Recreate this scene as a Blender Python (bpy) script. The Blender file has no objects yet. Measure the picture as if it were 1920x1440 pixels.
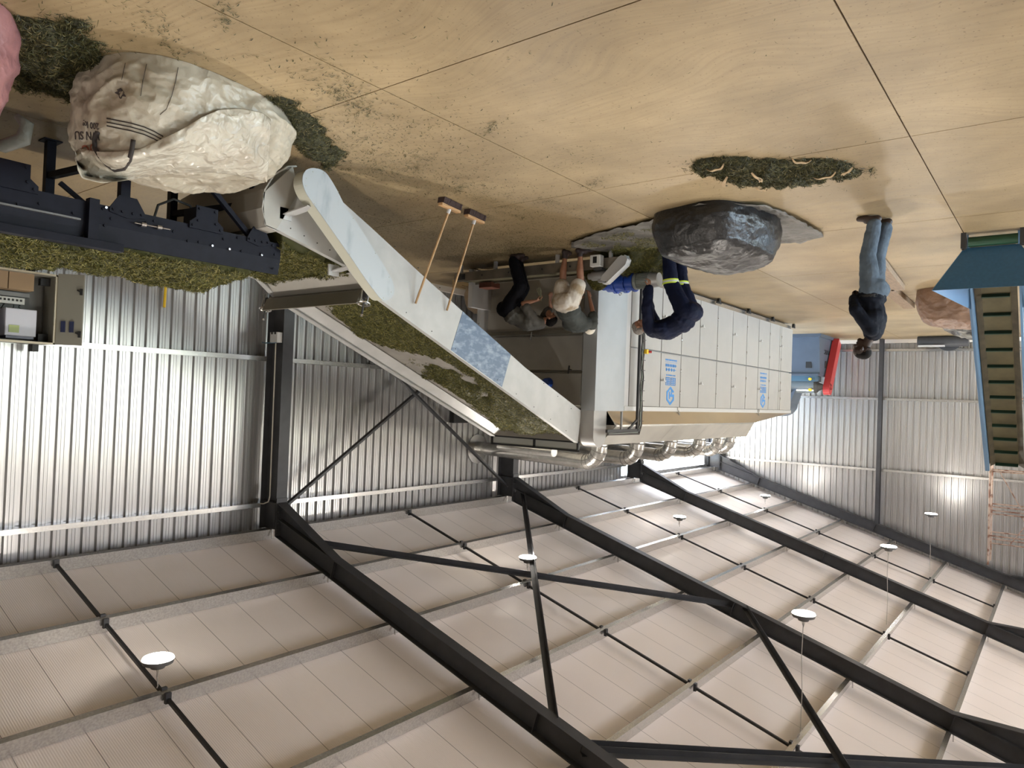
import bpy, bmesh, math, random
import numpy as np
from mathutils import Vector, Matrix, noise
from mathutils.bvhtree import BVHTree
from math import sin, cos, pi, radians as R_

SC = bpy.context.scene
COL = SC.collection

# ------------------------------------------------------------------ camera
# the photograph is upside down: the phone was held the other way up, so the camera is rolled by 180 degrees
YAW, PITCH, ROLL = 0.658505, -0.018009, 0.036704
F = Vector((sin(YAW)*cos(PITCH), cos(YAW)*cos(PITCH), sin(PITCH)))
r0 = Vector((cos(YAW), -sin(YAW), 0)); u0 = r0.cross(F)
RR = r0*cos(ROLL) + u0*sin(ROLL); UU = -r0*sin(ROLL) + u0*cos(ROLL)
cam_d = bpy.data.cameras.new('camera'); cam = bpy.data.objects.new('camera', cam_d); COL.objects.link(cam)
cam.matrix_world = Matrix.Translation((0, 0, 2.35)) @ Matrix((-RR, -UU, -F)).transposed().to_4x4()
cam_d.sensor_width = 36.0; cam_d.lens = 36*1345/1920; cam_d.clip_end = 300
SC.camera = cam

# ------------------------------------------------------------------ sky, sun, exposure
SUN_W = 26.0
W = bpy.data.worlds.new('world'); SC.world = W; W.use_nodes = True
nt = W.node_tree; nt.nodes.clear()
wo = nt.nodes.new('ShaderNodeOutputWorld'); bg = nt.nodes.new('ShaderNodeBackground'); sk = nt.nodes.new('ShaderNodeTexSky')
sk.sky_type = 'NISHITA'; sk.sun_disc = False; sk.sun_elevation = R_(48); sk.sun_rotation = R_(200); sk.air_density = 1.0; sk.dust_density = 1.5
bg.inputs[1].default_value = 3.4
nt.links.new(sk.outputs[0], bg.inputs[0]); nt.links.new(bg.outputs[0], wo.inputs[0])
sun_d = bpy.data.lights.new('sun', 'SUN'); sun_d.energy = SUN_W; sun_d.angle = R_(.6); sun_d.color = (1, .95, .88)
sun_o = bpy.data.objects.new('sun', sun_d); COL.objects.link(sun_o); sun_o.rotation_euler = (R_(42), 0, 0)     # high sun behind the shed, shining along its length onto the yard
vs = SC.view_settings
vs.view_transform = 'Standard'; vs.look = 'None'; vs.gamma = 1.0; vs.use_curve_mapping = False
vs.exposure = 0.27
LAMP_W = 75.0; LAMP_SIDE = 24.0

# ------------------------------------------------------------------ materials
MATS = {}
def mat(name, col, rough=0.5, metal=0.0, noise_amt=0.0, nscale=8.0, bump=0.0, bscale=60.0, coat=0.0, spec=0.5, trans=0.0, stretch=None, col2=None, detail=4.0, bdist=0.02, nlo=0.35, nhi=0.65, crinkle=0.0, cscale=5.0):
    if name in MATS: return MATS[name]
    m = bpy.data.materials.new(name); m.use_nodes = True
    n = m.node_tree.nodes; l = m.node_tree.links
    b = n['Principled BSDF']
    b.inputs['Base Color'].default_value = (*col, 1); b.inputs['Roughness'].default_value = rough
    b.inputs['Metallic'].default_value = metal; b.inputs['Coat Weight'].default_value = coat
    b.inputs['Specular IOR Level'].default_value = spec
    tc = n.new('ShaderNodeTexCoord'); src = tc.outputs['Object']
    if stretch:
        mp = n.new('ShaderNodeMapping'); mp.inputs['Scale'].default_value = stretch; l.new(src, mp.inputs[0]); src = mp.outputs[0]
    if noise_amt > 0 or col2:
        nz = n.new('ShaderNodeTexNoise'); nz.inputs['Scale'].default_value = nscale; nz.inputs['Detail'].default_value = detail
        l.new(src, nz.inputs['Vector'])
        cr = n.new('ShaderNodeValToRGB')
        c2 = col2 if col2 else tuple(max(0, c*(1-noise_amt)) for c in col)
        cr.color_ramp.elements[0].position = nlo; cr.color_ramp.elements[1].position = nhi
        cr.color_ramp.elements[0].color = (*c2, 1); cr.color_ramp.elements[1].color = (*col, 1)
        l.new(nz.outputs['Fac'], cr.inputs[0]); l.new(cr.outputs[0], b.inputs['Base Color'])
    if bump > 0:
        nb = n.new('ShaderNodeTexNoise'); nb.inputs['Scale'].default_value = bscale; nb.inputs['Detail'].default_value = 3
        l.new(src, nb.inputs['Vector'])
        bp = n.new('ShaderNodeBump'); bp.inputs['Strength'].default_value = bump; bp.inputs['Distance'].default_value = bdist
        l.new(nb.outputs['Fac'], bp.inputs['Height']); l.new(bp.outputs[0], b.inputs['Normal'])
    if crinkle > 0:      # crumpled film: facets of a distorted voronoi
        n5 = n.new('ShaderNodeTexNoise'); n5.inputs['Scale'].default_value = cscale*.7; n5.inputs['Detail'].default_value = 2; l.new(src, n5.inputs['Vector'])
        ma = n.new('ShaderNodeVectorMath'); ma.operation = 'MULTIPLY_ADD'; ma.inputs[1].default_value = (.45, .45, .45); l.new(n5.outputs['Color'], ma.inputs[0]); l.new(src, ma.inputs[2])
        prev = None
        for sc_, st_ in ((cscale, 1.0), (cscale*2.7, .45)):
            vo = n.new('ShaderNodeTexVoronoi'); vo.inputs['Scale'].default_value = sc_; l.new(ma.outputs[0], vo.inputs['Vector'])
            bp2 = n.new('ShaderNodeBump'); bp2.inputs['Strength'].default_value = min(1, crinkle*st_); bp2.inputs['Distance'].default_value = .22/sc_; l.new(vo.outputs['Distance'], bp2.inputs['Height'])
            if prev: l.new(prev.outputs[0], bp2.inputs['Normal'])
            elif bump > 0: l.new(bp.outputs[0], bp2.inputs['Normal'])
            prev = bp2
        l.new(prev.outputs[0], b.inputs['Normal'])
    MATS[name] = m
    return m
def emat(name, col, s):
    if name in MATS: return MATS[name]
    m = bpy.data.materials.new(name); m.use_nodes = True
    b = m.node_tree.nodes['Principled BSDF']; b.inputs['Base Color'].default_value = (*col, 1)
    b.inputs['Emission Color'].default_value = (*col, 1); b.inputs['Emission Strength'].default_value = s
    MATS[name] = m; return m

M_zinc = mat('zinc_sheet', (0.50, 0.495, 0.49), 0.30, 0.70, 0.20, 3.0, bump=0.05, bscale=4, stretch=(18, 18, .25), bdist=.01)
M_steel = mat('grey_painted_steel', (0.046, 0.047, 0.051), 0.45, 0.0, 0.2, 5, spec=.35)
M_galv = mat('galvanised_steel', (0.66, 0.65, 0.63), 0.27, 0.9, 0.22, 45, detail=2)
M_blacksteel = mat('black_steel', (0.015, 0.015, 0.017), 0.45)
M_white = mat('white_panel', (0.35, 0.34, 0.325), 0.42, 0.0, 0.06, 3)
M_whitep = mat('white_plate', (0.45, 0.45, 0.44), 0.35, 0.0, 0.12, 4)
M_encl = mat('blue_white_plate', (0.35, 0.37, 0.385), 0.38, 0.0, 0.08, 3)
M_grey = mat('grey_seam', (0.25, 0.25, 0.25), 0.45, 0.3)
M_ltgrey = mat('light_grey_metal', (0.5, 0.5, 0.5), 0.4, 0.3)
M_dark = mat('dark_metal', (0.035, 0.035, 0.035), 0.55)
M_navy = mat('navy_black_paint', (0.010, 0.011, 0.019), 0.55, 0.0, 0.25, 9, spec=.14)
M_chrome = mat('chrome', (0.75, 0.75, 0.75), 0.18, 1.0)
M_wood = mat('pine_wood', (0.55, 0.33, 0.16), 0.5, 0, 0.3, 6, stretch=(1, 1, 12))
M_handle = mat('broom_handle_wood', (0.40, 0.245, 0.115), 0.45, 0, 0.25, 9, stretch=(6, 6, 1))
M_bristle = mat('brown_bristle', (0.045, 0.022, 0.018), 0.8, 0, 0.6, 90)
M_rubber = mat('black_rubber', (0.01, 0.01, 0.01), 0.6)
M_blueb = mat('bright_blue_paint', (0.018, 0.06, 0.32), 0.35)
M_teal = mat('teal_blue_paint', (0.03, 0.11, 0.20), 0.38, 0, 0.12, 30, bump=.05, bscale=300)
M_ltblue = mat('light_blue_paint', (0.11, 0.21, 0.34), 0.4)
M_belt = mat('olive_belt', (0.10, 0.085, 0.042), 0.7, 0, 0.25, 5)
M_cleat = mat('dark_green_rubber', (0.006, 0.03, 0.018), 0.5)
M_skin = mat('tanned_skin', (0.33, 0.155, 0.09), 0.5, 0, 0.2, 12)
M_skin2 = mat('dark_skin', (0.028, 0.014, 0.010), 0.42)
M_yellow = mat('yellow_paint', (0.75, 0.5, 0.03), 0.4)
M_red = mat('red_paint', (0.36, 0.03, 0.03), 0.35)
M_bluetext = mat('blue_lettering', (0.04, 0.22, 0.55), 0.5)
M_blacktext = mat('black_lettering', (0.02, 0.02, 0.025), 0.6)

# ------------------------------------------------------------------ helpers
def cub(name, label=None, cat=None, group=None, kind=None, loc=(0, 0, 0)):
    o = bpy.data.objects.new(name, None); o.empty_display_size = .1; COL.objects.link(o); o.location = loc
    tag(o, label, cat, group, kind); return o
def tag(o, label=None, cat=None, group=None, kind=None):
    if label: o['label'] = label
    if cat: o['category'] = cat
    if group: o['group'] = group
    if kind: o['kind'] = kind
    return o
class MB:
    def __init__(s): s.v = []; s.f = []; s.m = []; s.cm = 0
    def box(s, a, b):
        x0, y0, z0 = a; x1, y1, z1 = b; i = len(s.v)
        s.v += [(x0,y0,z0),(x1,y0,z0),(x1,y1,z0),(x0,y1,z0),(x0,y0,z1),(x1,y0,z1),(x1,y1,z1),(x0,y1,z1)]
        for q in ((0,3,2,1),(4,5,6,7),(0,1,5,4),(1,2,6,5),(2,3,7,6),(3,0,4,7)): s.f.append(tuple(i+k for k in q)); s.m.append(s.cm)
        return s
    def prism(s, prof, vec):
        """closed polygon prof (3-D points) extruded by vec"""
        i = len(s.v); n = len(prof); v = Vector(vec)
        s.v += [tuple(p) for p in prof] + [tuple(Vector(p)+v) for p in prof]
        s.f.append(tuple(range(i+n-1, i-1, -1))); s.m.append(s.cm)
        s.f.append(tuple(range(i+n, i+2*n))); s.m.append(s.cm)
        for k in range(n):
            s.f.append((i+k, i+(k+1) % n, i+n+(k+1) % n, i+n+k)); s.m.append(s.cm)
        return s
    def beam(s, p0, p1, w, h, up=(0, 0, 1)):
        p0 = Vector(p0); p1 = Vector(p1); d = (p1-p0).normalized(); u = Vector(up)
        if abs(d.dot(u.normalized())) > .999: u = Vector((0, 1, 0))
        sx = d.cross(u); sx.normalize(); uu = sx.cross(d)
        prof = [p0+sx*a*w/2+uu*b*h/2 for a, b in ((-1,-1),(1,-1),(1,1),(-1,1))]
        return s.prism(prof, p1-p0)
    def ibeam(s, p0, p1, w, h, up=(0, 0, 1), t=.014):
        p0 = Vector(p0); p1 = Vector(p1); d = (p1-p0).normalized(); u = Vector(up)
        sx = d.cross(u).normalized(); uu = sx.cross(d)
        w2, h2 = w/2, h/2
        c = [(-w2,-h2),(w2,-h2),(w2,-h2+t),(t/2,-h2+t),(t/2,h2-t),(w2,h2-t),(w2,h2),(-w2,h2),(-w2,h2-t),(-t/2,h2-t),(-t/2,-h2+t),(-w2,-h2+t)]
        return s.prism([p0+sx*a+uu*b for a, b in c], p1-p0)
    def tube(s, pts, r, n=10, cap=True, rs=None):
        pts = [Vector(p) for p in pts]; i0 = len(s.v); prev = None
        for k, p in enumerate(pts):
            if k == 0: d = pts[1]-pts[0]
            elif k == len(pts)-1: d = pts[-1]-pts[-2]
            else: d = (pts[k+1]-p).normalized()+(p-pts[k-1]).normalized()
            d = d.normalized()
            if prev is None:
                a = Vector((0, 0, 1)) if abs(d.z) < .9 else Vector((1, 0, 0))
                x = d.cross(a).normalized()
            else:
                x = (prev - d*prev.dot(d)).normalized()
            prev = x; y = d.cross(x); rr = rs[k] if rs else r
            for j in range(n):
                t = 2*pi*j/n; s.v.append(tuple(p+x*cos(t)*rr+y*sin(t)*rr))
        for k in range(len(pts)-1):
            for j in range(n):
                a = i0+k*n+j; b = i0+k*n+(j+1) % n
                s.f.append((a, b, b+n, a+n)); s.m.append(s.cm)
        if cap:
            s.f.append(tuple(i0+j for j in range(n-1, -1, -1))); s.m.append(s.cm)
            k = i0+(len(pts)-1)*n; s.f.append(tuple(k+j for j in range(n))); s.m.append(s.cm)
        return s
    def cyl(s, p0, p1, r, n=16, r2=None): return s.tube([p0, p1], r, n, True, [r, r2 if r2 is not None else r])
    def grid(s, fn, nu, nv, closeu=False):
        i = len(s.v)
        for a in range(nu):
            for b in range(nv): s.v.append(tuple(fn(a, b)))
        for a in range(nu if closeu else nu-1):
            for b in range(nv-1):
                c = (a+1) % nu
                s.f.append((i+a*nv+b, i+c*nv+b, i+c*nv+b+1, i+a*nv+b+1)); s.m.append(s.cm)
        return s
    def build(s, name, m, parent=None, smooth=False, bevel=0.0, fixn=False, auto=None):
        me = bpy.data.meshes.new(name); me.from_pydata(s.v, [], s.f)
        for mm in (m if isinstance(m, (list, tuple)) else [m]): me.materials.append(mm)
        if isinstance(m, (list, tuple)): me.polygons.foreach_set('material_index', s.m)
        if fixn:
            bm = bmesh.new(); bm.from_mesh(me); bmesh.ops.recalc_face_normals(bm, faces=bm.faces); bm.to_mesh(me); bm.free()
        if smooth: me.polygons.foreach_set('use_smooth', [True]*len(me.polygons))
        me.update()
        if auto is not None:
            me.polygons.foreach_set('use_smooth', [True]*len(me.polygons))
            try: me.set_sharp_from_angle(angle=R_(auto))
            except Exception: pass
        o = bpy.data.objects.new(name, me); COL.objects.link(o)
        if parent: o.parent = parent; o.matrix_parent_inverse = Matrix.Translation(-Vector(parent.location)) if parent.type == 'EMPTY' and parent.parent is None else Matrix()
        if bevel > 0:
            b = o.modifiers.new('bevel', 'BEVEL'); b.width = bevel; b.segments = 2; b.limit_method = 'ANGLE'; b.harden_normals = False
        return o
def one(fn, *a, **k):
    b = MB(); getattr(b, fn)(*a, **k); return b
def copy_tree(o, parent=None):
    c = o.copy(); COL.objects.link(c)
    if parent: c.parent = parent
    for ch in list(o.children): copy_tree(ch, c)
    return c
def struct(b, name, m, **k):
    return tag(b.build(name, m, **k), kind='structure')
# ------------------------------------------------------------------ building shell
RX = -0.15                       # ridge
SL = 0.295                       # roof slope
def zt(x): return 7.775 - SL*x if x > RX else 7.775 + SL*(x-2*RX)      # top of rafter
def zb(x): return zt(x) - 0.30
WX, LX, GY, BY = 10.80, -11.10, 26.34, -12.2
FR = [0.75, 7.08, 13.41, 19.75, 26.0]        # portal frame lines
FRB = [-5.58, -11.9]

def floor_mat():
    m = bpy.data.materials.new('power_floated_concrete'); m.use_nodes = True
    n = m.node_tree.nodes; l = m.node_tree.links; b = n['Principled BSDF']
    tc = n.new('ShaderNodeTexCoord')
    n1 = n.new('ShaderNodeTexNoise'); n1.inputs['Scale'].default_value = .45; n1.inputs['Detail'].default_value = 6; n1.inputs['Roughness'].default_value = .6
    l.new(tc.outputs['Object'], n1.inputs['Vector'])
    # trowel swirls: stretched noise distorted by a big noise
    n2 = n.new('ShaderNodeTexNoise'); n2.inputs['Scale'].default_value = .35; n2.inputs['Detail'].default_value = 2
    l.new(tc.outputs['Object'], n2.inputs['Vector'])
    mx = n.new('ShaderNodeVectorMath'); mx.operation = 'MULTIPLY_ADD'; mx.inputs[1].default_value = (2.6, 2.6, 0)
    l.new(n2.outputs['Color'], mx.inputs[0]); l.new(tc.outputs['Object'], mx.inputs[2])
    mp = n.new('ShaderNodeMapping'); mp.inputs['Scale'].default_value = (1.0, 16, 1); mp.inputs['Rotation'].default_value = (0, 0, .5)
    l.new(mx.outputs[0], mp.inputs[0])
    n3 = n.new('ShaderNodeTexNoise'); n3.inputs['Scale'].default_value = 1.6; n3.inputs['Detail'].default_value = 6; l.new(mp.outputs[0], n3.inputs['Vector'])
    r1 = n.new('ShaderNodeValToRGB'); e = r1.color_ramp.elements
    e[0].position = .36; e[0].color = (0.235, 0.172, 0.092, 1); e[1].position = .64; e[1].color = (0.41, 0.312, 0.175, 1)
    l.new(n1.outputs['Fac'], r1.inputs[0])
    r2 = n.new('ShaderNodeValToRGB'); e = r2.color_ramp.elements
    e[0].position = .34; e[0].color = (.62, .56, .50, 1); e[1].position = .56; e[1].color = (1, 1, 1, 1)
    l.new(n3.outputs['Fac'], r2.inputs[0])
    mm = n.new('ShaderNodeMixRGB'); mm.blend_type = 'MULTIPLY'; mm.inputs[0].default_value = .38
    l.new(r1.outputs[0], mm.inputs[1]); l.new(r2.outputs[0], mm.inputs[2])
    # tiny specks
    n4 = n.new('ShaderNodeTexNoise'); n4.inputs['Scale'].default_value = 38; n4.inputs['Detail'].default_value = 4; l.new(tc.outputs['Object'], n4.inputs['Vector'])
    r4 = n.new('ShaderNodeValToRGB'); e = r4.color_ramp.elements
    e[0].position = .30; e[0].color = (.45, .38, .3, 1); e[1].position = .38; e[1].color = (1, 1, 1, 1); l.new(n4.outputs['Fac'], r4.inputs[0])
    m3 = n.new('ShaderNodeMixRGB'); m3.blend_type = 'MULTIPLY'; m3.inputs[0].default_value = .7
    l.new(mm.outputs[0], m3.inputs[1]); l.new(r4.outputs[0], m3.inputs[2]); l.new(m3.outputs[0], b.inputs['Base Color'])
    rr = n.new('ShaderNodeMapRange'); rr.inputs['To Min'].default_value = .34; rr.inputs['To Max'].default_value = .55
    l.new(n3.outputs['Fac'], rr.inputs['Value']); l.new(rr.outputs[0], b.inputs['Roughness'])
    bp = n.new('ShaderNodeBump'); bp.inputs['Strength'].default_value = .02; bp.inputs['Distance'].default_value = .006
    l.new(n3.outputs['Fac'], bp.inputs['Height']); l.new(bp.outputs[0], b.inputs['Normal'])
    return m
M_floor = floor_mat()
M_joint = mat('joint_sealant', (0.07, 0.05, 0.035), .7)
# floor slabs with real saw cuts
fb = MB(); cut = .011
xs = [LX-.3, -8.35, -5.2, -2.05, 1.10, 4.25, 7.40, WX+.3]; ys = [BY-.3, -8.9, -5.75, -2.6, .55, 3.70, 6.85, 10.0, 13.15, 16.3, 19.45, 22.6, GY+.3]
for i in range(len(xs)-1):
    for j in range(len(ys)-1):
        a = (xs[i]+cut/2, ys[j]+cut/2); c = (xs[i+1]-cut/2, ys[j+1]-cut/2)
        fb.box((a[0], a[1], -.15), (c[0], c[1], 0))
fb.cm = 1
fb.box((LX-.3, BY-.3, -.2), (WX+.3, GY+.3, -.012))
struct(fb, 'floor', [M_floor, M_joint])
struct(one('box', (-70, -60, -.5), (80, 90, -.21)), 'ground', mat('pale_yard_gravel', (.50, .47, .42), .9, 0, .3, 2))

# ribbed sheet: profile along s, extruded in z
PITCH_R = .188
def rib_profile(s0, s1):
    """list of (s, depth) with depth into the sheet (away from the room)"""
    out = []; k = math.floor(s0/PITCH_R)
    base = [(0, 0), (.030, 0), (.034, .007), (.042, .007), (.046, 0), (.074, 0), (.078, .007), (.086, .007), (.090, 0), (.118, 0), (.132, .044), (.174, .044)]
    while k*PITCH_R < s1:
        for a, d in base:
            s = k*PITCH_R+a
            if s0 <= s <= s1: out.append((s, d))
        k += 1
    return [(s0, 0)] + out + [(s1, 0)]
def sheet(mb, prof, place, zf0, zf1, th=.004):
    i = len(mb.v)
    for s, d in prof:
        mb.v.append(place(s, d, zf0(s))); mb.v.append(place(s, d, zf1(s)))
    n = len(prof)
    for k in range(n-1):
        mb.f.append((i+2*k, i+2*k+2, i+2*k+3, i+2*k+1)); mb.m.append(mb.cm)
def wall_right_part(mb, y0, y1, z0, z1): sheet(mb, rib_profile(y0, y1), lambda s, d, z: (WX+d, s, z), lambda s: z0, lambda s: z1)
ZE = zt(WX)+.18
b = MB(); wall_right_part(b, BY, 19.62, 0, ZE+.1); wall_right_part(b, 19.62, 26.0, 4.66, ZE+.1); wall_right_part(b, 26.0, GY, 0, ZE+.1)
struct(b, 'wall_right', M_zinc)
b = MB()
ZL = zt(LX)+.18
for y0, y1, z0 in ((BY, -5.2, 0), (-5.2, .5, 0), (.5, 7.3, 0), (7.3, 13.2, 4.3), (13.2, 13.6, 0), (13.6, 19.6, 4.3), (19.6, 20.0, 0), (20.0, 25.8, 4.3), (25.8, GY, 0)):  # unseen side; bays opened up so the sunlit yard throws light onto the ceiling
    sheet(b, rib_profile(y0, y1), lambda s, d, z: (LX-d, s, z), lambda s, z0=z0: z0, lambda s: ZL+.1)
struct(b, 'wall_left', M_zinc)
b = MB(); sheet(b, rib_profile(LX, WX), lambda s, d, z: (s, GY+d, z), lambda s: 0.02, lambda s: zt(s)+.2)
struct(b, 'wall_far', M_zinc)
b = MB(); sheet(b, rib_profile(LX, WX), lambda s, d, z: (s, BY-d, z), lambda s: 0, lambda s: zt(s)+.2)
struct(b, 'wall_back', M_zinc)

# insulated ceiling following the roof
def ceil_mat():
    m = bpy.data.materials.new('insulation_foil_faced'); m.use_nodes = True
    n = m.node_tree.nodes; l = m.node_tree.links; b = n['Principled BSDF']
    tc = n.new('ShaderNodeTexCoord')
    sp = n.new('ShaderNodeSeparateXYZ'); l.new(tc.outputs['Object'], sp.inputs[0])
    def lines(src, per, wid):
        a = n.new('ShaderNodeMath'); a.operation = 'DIVIDE'; a.inputs[1].default_value = per; l.new(src, a.inputs[0])
        f = n.new('ShaderNodeMath'); f.operation = 'FRACT'; l.new(a.outputs[0], f.inputs[0])
        g = n.new('ShaderNodeMath'); g.operation = 'LESS_THAN'; g.inputs[1].default_value = wid/per; l.new(f.outputs[0], g.inputs[0]); return g.outputs[0]
    ln = lines(sp.outputs['Y'], .62, .008)
    wv = n.new('ShaderNodeTexWave'); wv.bands_direction = 'Y'; wv.inputs['Scale'].default_value = 14; wv.inputs['Distortion'].default_value = .3
    l.new(tc.outputs['Object'], wv.inputs['Vector'])
    nz = n.new('ShaderNodeTexNoise'); nz.inputs['Scale'].default_value = .8; l.new(tc.outputs['Object'], nz.inputs['Vector'])
    cr = n.new('ShaderNodeValToRGB'); cr.color_ramp.elements[0].color = (.75, .68, .63, 1); cr.color_ramp.elements[1].color = (.85, .78, .73, 1)
    l.new(nz.outputs['Fac'], cr.inputs[0])
    mx = n.new('ShaderNodeMixRGB'); mx.inputs[2].default_value = (.26, .23, .21, 1); l.new(ln, mx.inputs[0]); l.new(cr.outputs[0], mx.inputs[1])
    l.new(mx.outputs[0], b.inputs['Base Color']); b.inputs['Roughness'].default_value = .52
    bp = n.new('ShaderNodeBump'); bp.inputs['Strength'].default_value = .25; bp.inputs['Distance'].default_value = .006
    l.new(wv.outputs['Fac'], bp.inputs['Height']); l.new(bp.outputs[0], b.inputs['Normal'])
    return m
M_ceil = ceil_mat()
b = MB()
c = .19
prof = [(RX, 0, zt(RX)+c), (WX+.12, 0, zt(WX+.12)+c), (WX+.12, 0, zt(WX+.12)+c+.06), (RX, 0, zt(RX)+c+.06), (LX-.12, 0, zt(LX-.12)+c+.06), (LX-.12, 0, zt(LX-.12)+c)]
b.prism([(x, BY-.1, z) for x, y, z in prof], (0, GY-BY+.2, 0))
struct(b, 'ceiling', M_ceil)
# plinth curb and gable base rail
struct(one('box', (LX, GY-.10, 0), (WX, GY-.02, .12)), 'baseboard_far', mat('white_plinth', (.62, .58, .52), .6))
struct(one('box', (WX-.10, BY, 0), (WX-.02, 19.6, .12)), 'baseboard_right', MATS['white_plinth'])

# portal frames
def frame(i, y, label):
    e = cub('portal_frame', label, 'steel frame', 'grey steel portal frames', loc=(0, y, 0))
    for sgn in (1, -1):
        X = (lambda x: x) if sgn > 0 else (lambda x: 2*RX-x)
        tb = MB().ibeam((X(10.395), y, 0), (X(10.395), y, zt(10.4)-.02), .2, .45, up=(1, 0, 0)); tb.build('column', M_steel, e)
        s = MB(); s.ibeam((X(10.16), y, (zt(10.16)+zb(10.16))/2), (RX, y, (zt(RX)+zb(RX))/2), .17, .30); s.build('rafter', M_steel, e)
        h = MB()    # eave haunch: triangular web with its own bottom flange
        a0 = (10.17, 4.22); a1 = (8.72, zb(8.72)+.0)
        h.prism([(X(10.17), y-.006, 4.22), (X(8.72), y-.006, zb(8.72)), (X(10.17), y-.006, zb(10.17))], (0, .012, 0))
        h.beam((X(10.17), y, 4.22), (X(8.72), y, zb(8.72)), .17, .014)
        h.build('eave_haunch', M_steel, e, fixn=True)
        h = MB()
        h.prism([(X(1.33), y-.006, zb(1.33)), (RX, y-.006, zb(RX)), (RX, y-.006, zb(1.33)+.02)], (0, .012, 0))
        h.beam((X(1.33), y, zb(1.33)), (RX, y, zb(1.33)+.02), .17, .014)
        h.build('apex_haunch', M_steel, e, fixn=True)
        for x in (8.72, 4.9, 1.33):
            st = MB()
            d = Vector((-1, 0, SL)).normalized(); u = Vector((SL, 0, 1)).normalized()
            p = Vector((x, y, (zb(x)+zt(x))/2)); q = [p - u*.14, p + u*.14]
            q = [Vector((X(v.x), v.y, v.z)) for v in q]
            st.beam(q[0], q[1], .16, .012, up=(1, 0, 0)); st.build('web_stiffener', M_steel, e)
        st = MB(); st.box((min(X(10.185), X(10.155)), y-.1, 4.15), (max(X(10.185), X(10.155)), y+.1, zt(10.17)-.02))
        for k in range(6):
            zz = 4.28+k*.09
            for dy in (-.07, .07): st.cyl((X(10.16), y+dy, zz), (X(10.13), y+dy, zz), .014, 6)
        st.build('end_plate', M_steel, e)
        st = MB()
        for zz in (4.24, ):
            st.box((min(X(10.6), X(10.19)), y-.09, zz-.01), (max(X(10.6), X(10.19)), y+.09, zz+.01))
        st.build('column_stiffener', M_steel, e)
    return e
nm = ['dark grey steel portal frame nearest the open control cabinet, mostly outside the picture',
      'dark grey steel portal frame nearest the camera, its column beside the white loading conveyor',
      'dark grey steel portal frame, second from the camera, behind the dryer feed end',
      'dark grey steel portal frame beside the open bright doorway over the dryer',
      'brown grey steel portal frame lying against the far gable wall']
for i, y in enumerate(FR): frame(i, y, nm[i])
# purlins
PX = [10.45, 8.95, 7.44, 5.87, 4.33, 2.85, 1.37]
ordw = ['lowest, at the eave', 'second up from the eave', 'third up from the eave', 'fourth up from the eave', 'fifth up from the eave', 'sixth up from the eave', 'highest, next to the ridge']
def zsec(mb, p0, p1, w=.07, h=.18, t=.004, up=(SL, 0, 1), side=(1, 0, -SL)):
    """lipped channel purlin"""
    u = Vector(up).normalized(); s = Vector(side).normalized(); p0 = Vector(p0); v = Vector(p1)-p0
    c = [(0,0),(w,0),(w,.02),(w-t,.02),(w-t,t),(t,t),(t,h-t),(w-t,h-t),(w-t,h-.02),(w,h-.02),(w,h),(0,h)]
    mb.prism([p0+s*a+u*b for a, b in c], v)
for k, x in enumerate(PX):
    b = MB(); zsec(b, (x-.035, BY+.1, zt(x)+.004), (x-.035, GY-.04, zt(x)+.004))
    for y in FR: b.box((x-.06, y-.006, zt(x)-.0), (x-.04, y+.006, zt(x)+.16))
    tag(b.build('roof_purlin', M_galv, fixn=True), f'galvanised steel roof purlin, {ordw[k]}', 'roof purlin', 'galvanised roof purlins')
# anti-sag rods, one run per bay
bays = [(3.86, 'over the control cabinet, nearest the camera'), (10.24, 'crossed by the two roof braces'), (16.58, 'third from the camera'), (22.9, 'in the last bay before the gable wall')]
for y, w in bays:
    b = MB()
    for k in range(len(PX)-1):
        x0, x1 = PX[k]-.06, PX[k+1]+.05
        b.beam((x0, y, zt(x0)+.05), (x1, y, zt(x1)+.05), .035, .035)
        b.box((x0-.01, y-.03, zt(x0)-.02), (x0+.03, y+.03, zt(x0)+.09)); b.box((x1-.03, y-.03, zt(x1)-.02), (x1+.01, y+.03, zt(x1)+.09))
    tag(b.build('sag_rod', M_blacksteel), f'black roof bar between the purlins, {w}', 'sag rod', 'black roof sag bars')
# girts
def girt(x0, y0, x1, y1, z, label, cat='wall girt', grp='galvanised wall girts', side='x'):
    b = MB()
    if side == 'x': zsec(b, (WX-.185, y0, z-.035), (WX-.185, y1, z-.035), up=(1, 0, 0), side=(0, 0, 1))
    else: zsec(b, (x0, GY-.185, z-.035), (x1, GY-.185, z-.035), up=(0, 1, 0), side=(0, 0, 1))
    return tag(b.build('wall_girt', M_galv, fixn=True), label, cat, grp)
girt(0, BY+.1, 0, 19.6, 1.86, 'galvanised girt on the side wall behind the control cabinet, lower of the two')
girt(0, BY+.1, 0, 19.6, 4.31, 'galvanised girt high on the side wall just below the eave, upper of the two')
for z, w in ((.36, 'lowest, just above the floor'), (1.97, 'middle one'), (4.31, 'highest, under the gable rafter')):
    girt(LX+.1, 0, WX-.2, 0, z, f'galvanised girt across the far gable wall, {w}', side='y')
# gable posts
for x, w in ((4.83, 'behind the standing man'), ):
    tag(MB().ibeam((x, 26.02, 0), (x, 26.02, zb(x)+.02), .12, .2, up=(0, 1, 0)).build('gable_post', M_steel), f'slim grey steel gable post {w}', 'steel post')
# eave lintel over the doorway
tag(one('box', (WX-.16, 19.9, 4.60), (WX-.02, 25.95, 4.68)).build('door_lintel', M_galv), 'galvanised lintel over the bright open doorway in the side wall', 'lintel')
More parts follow.
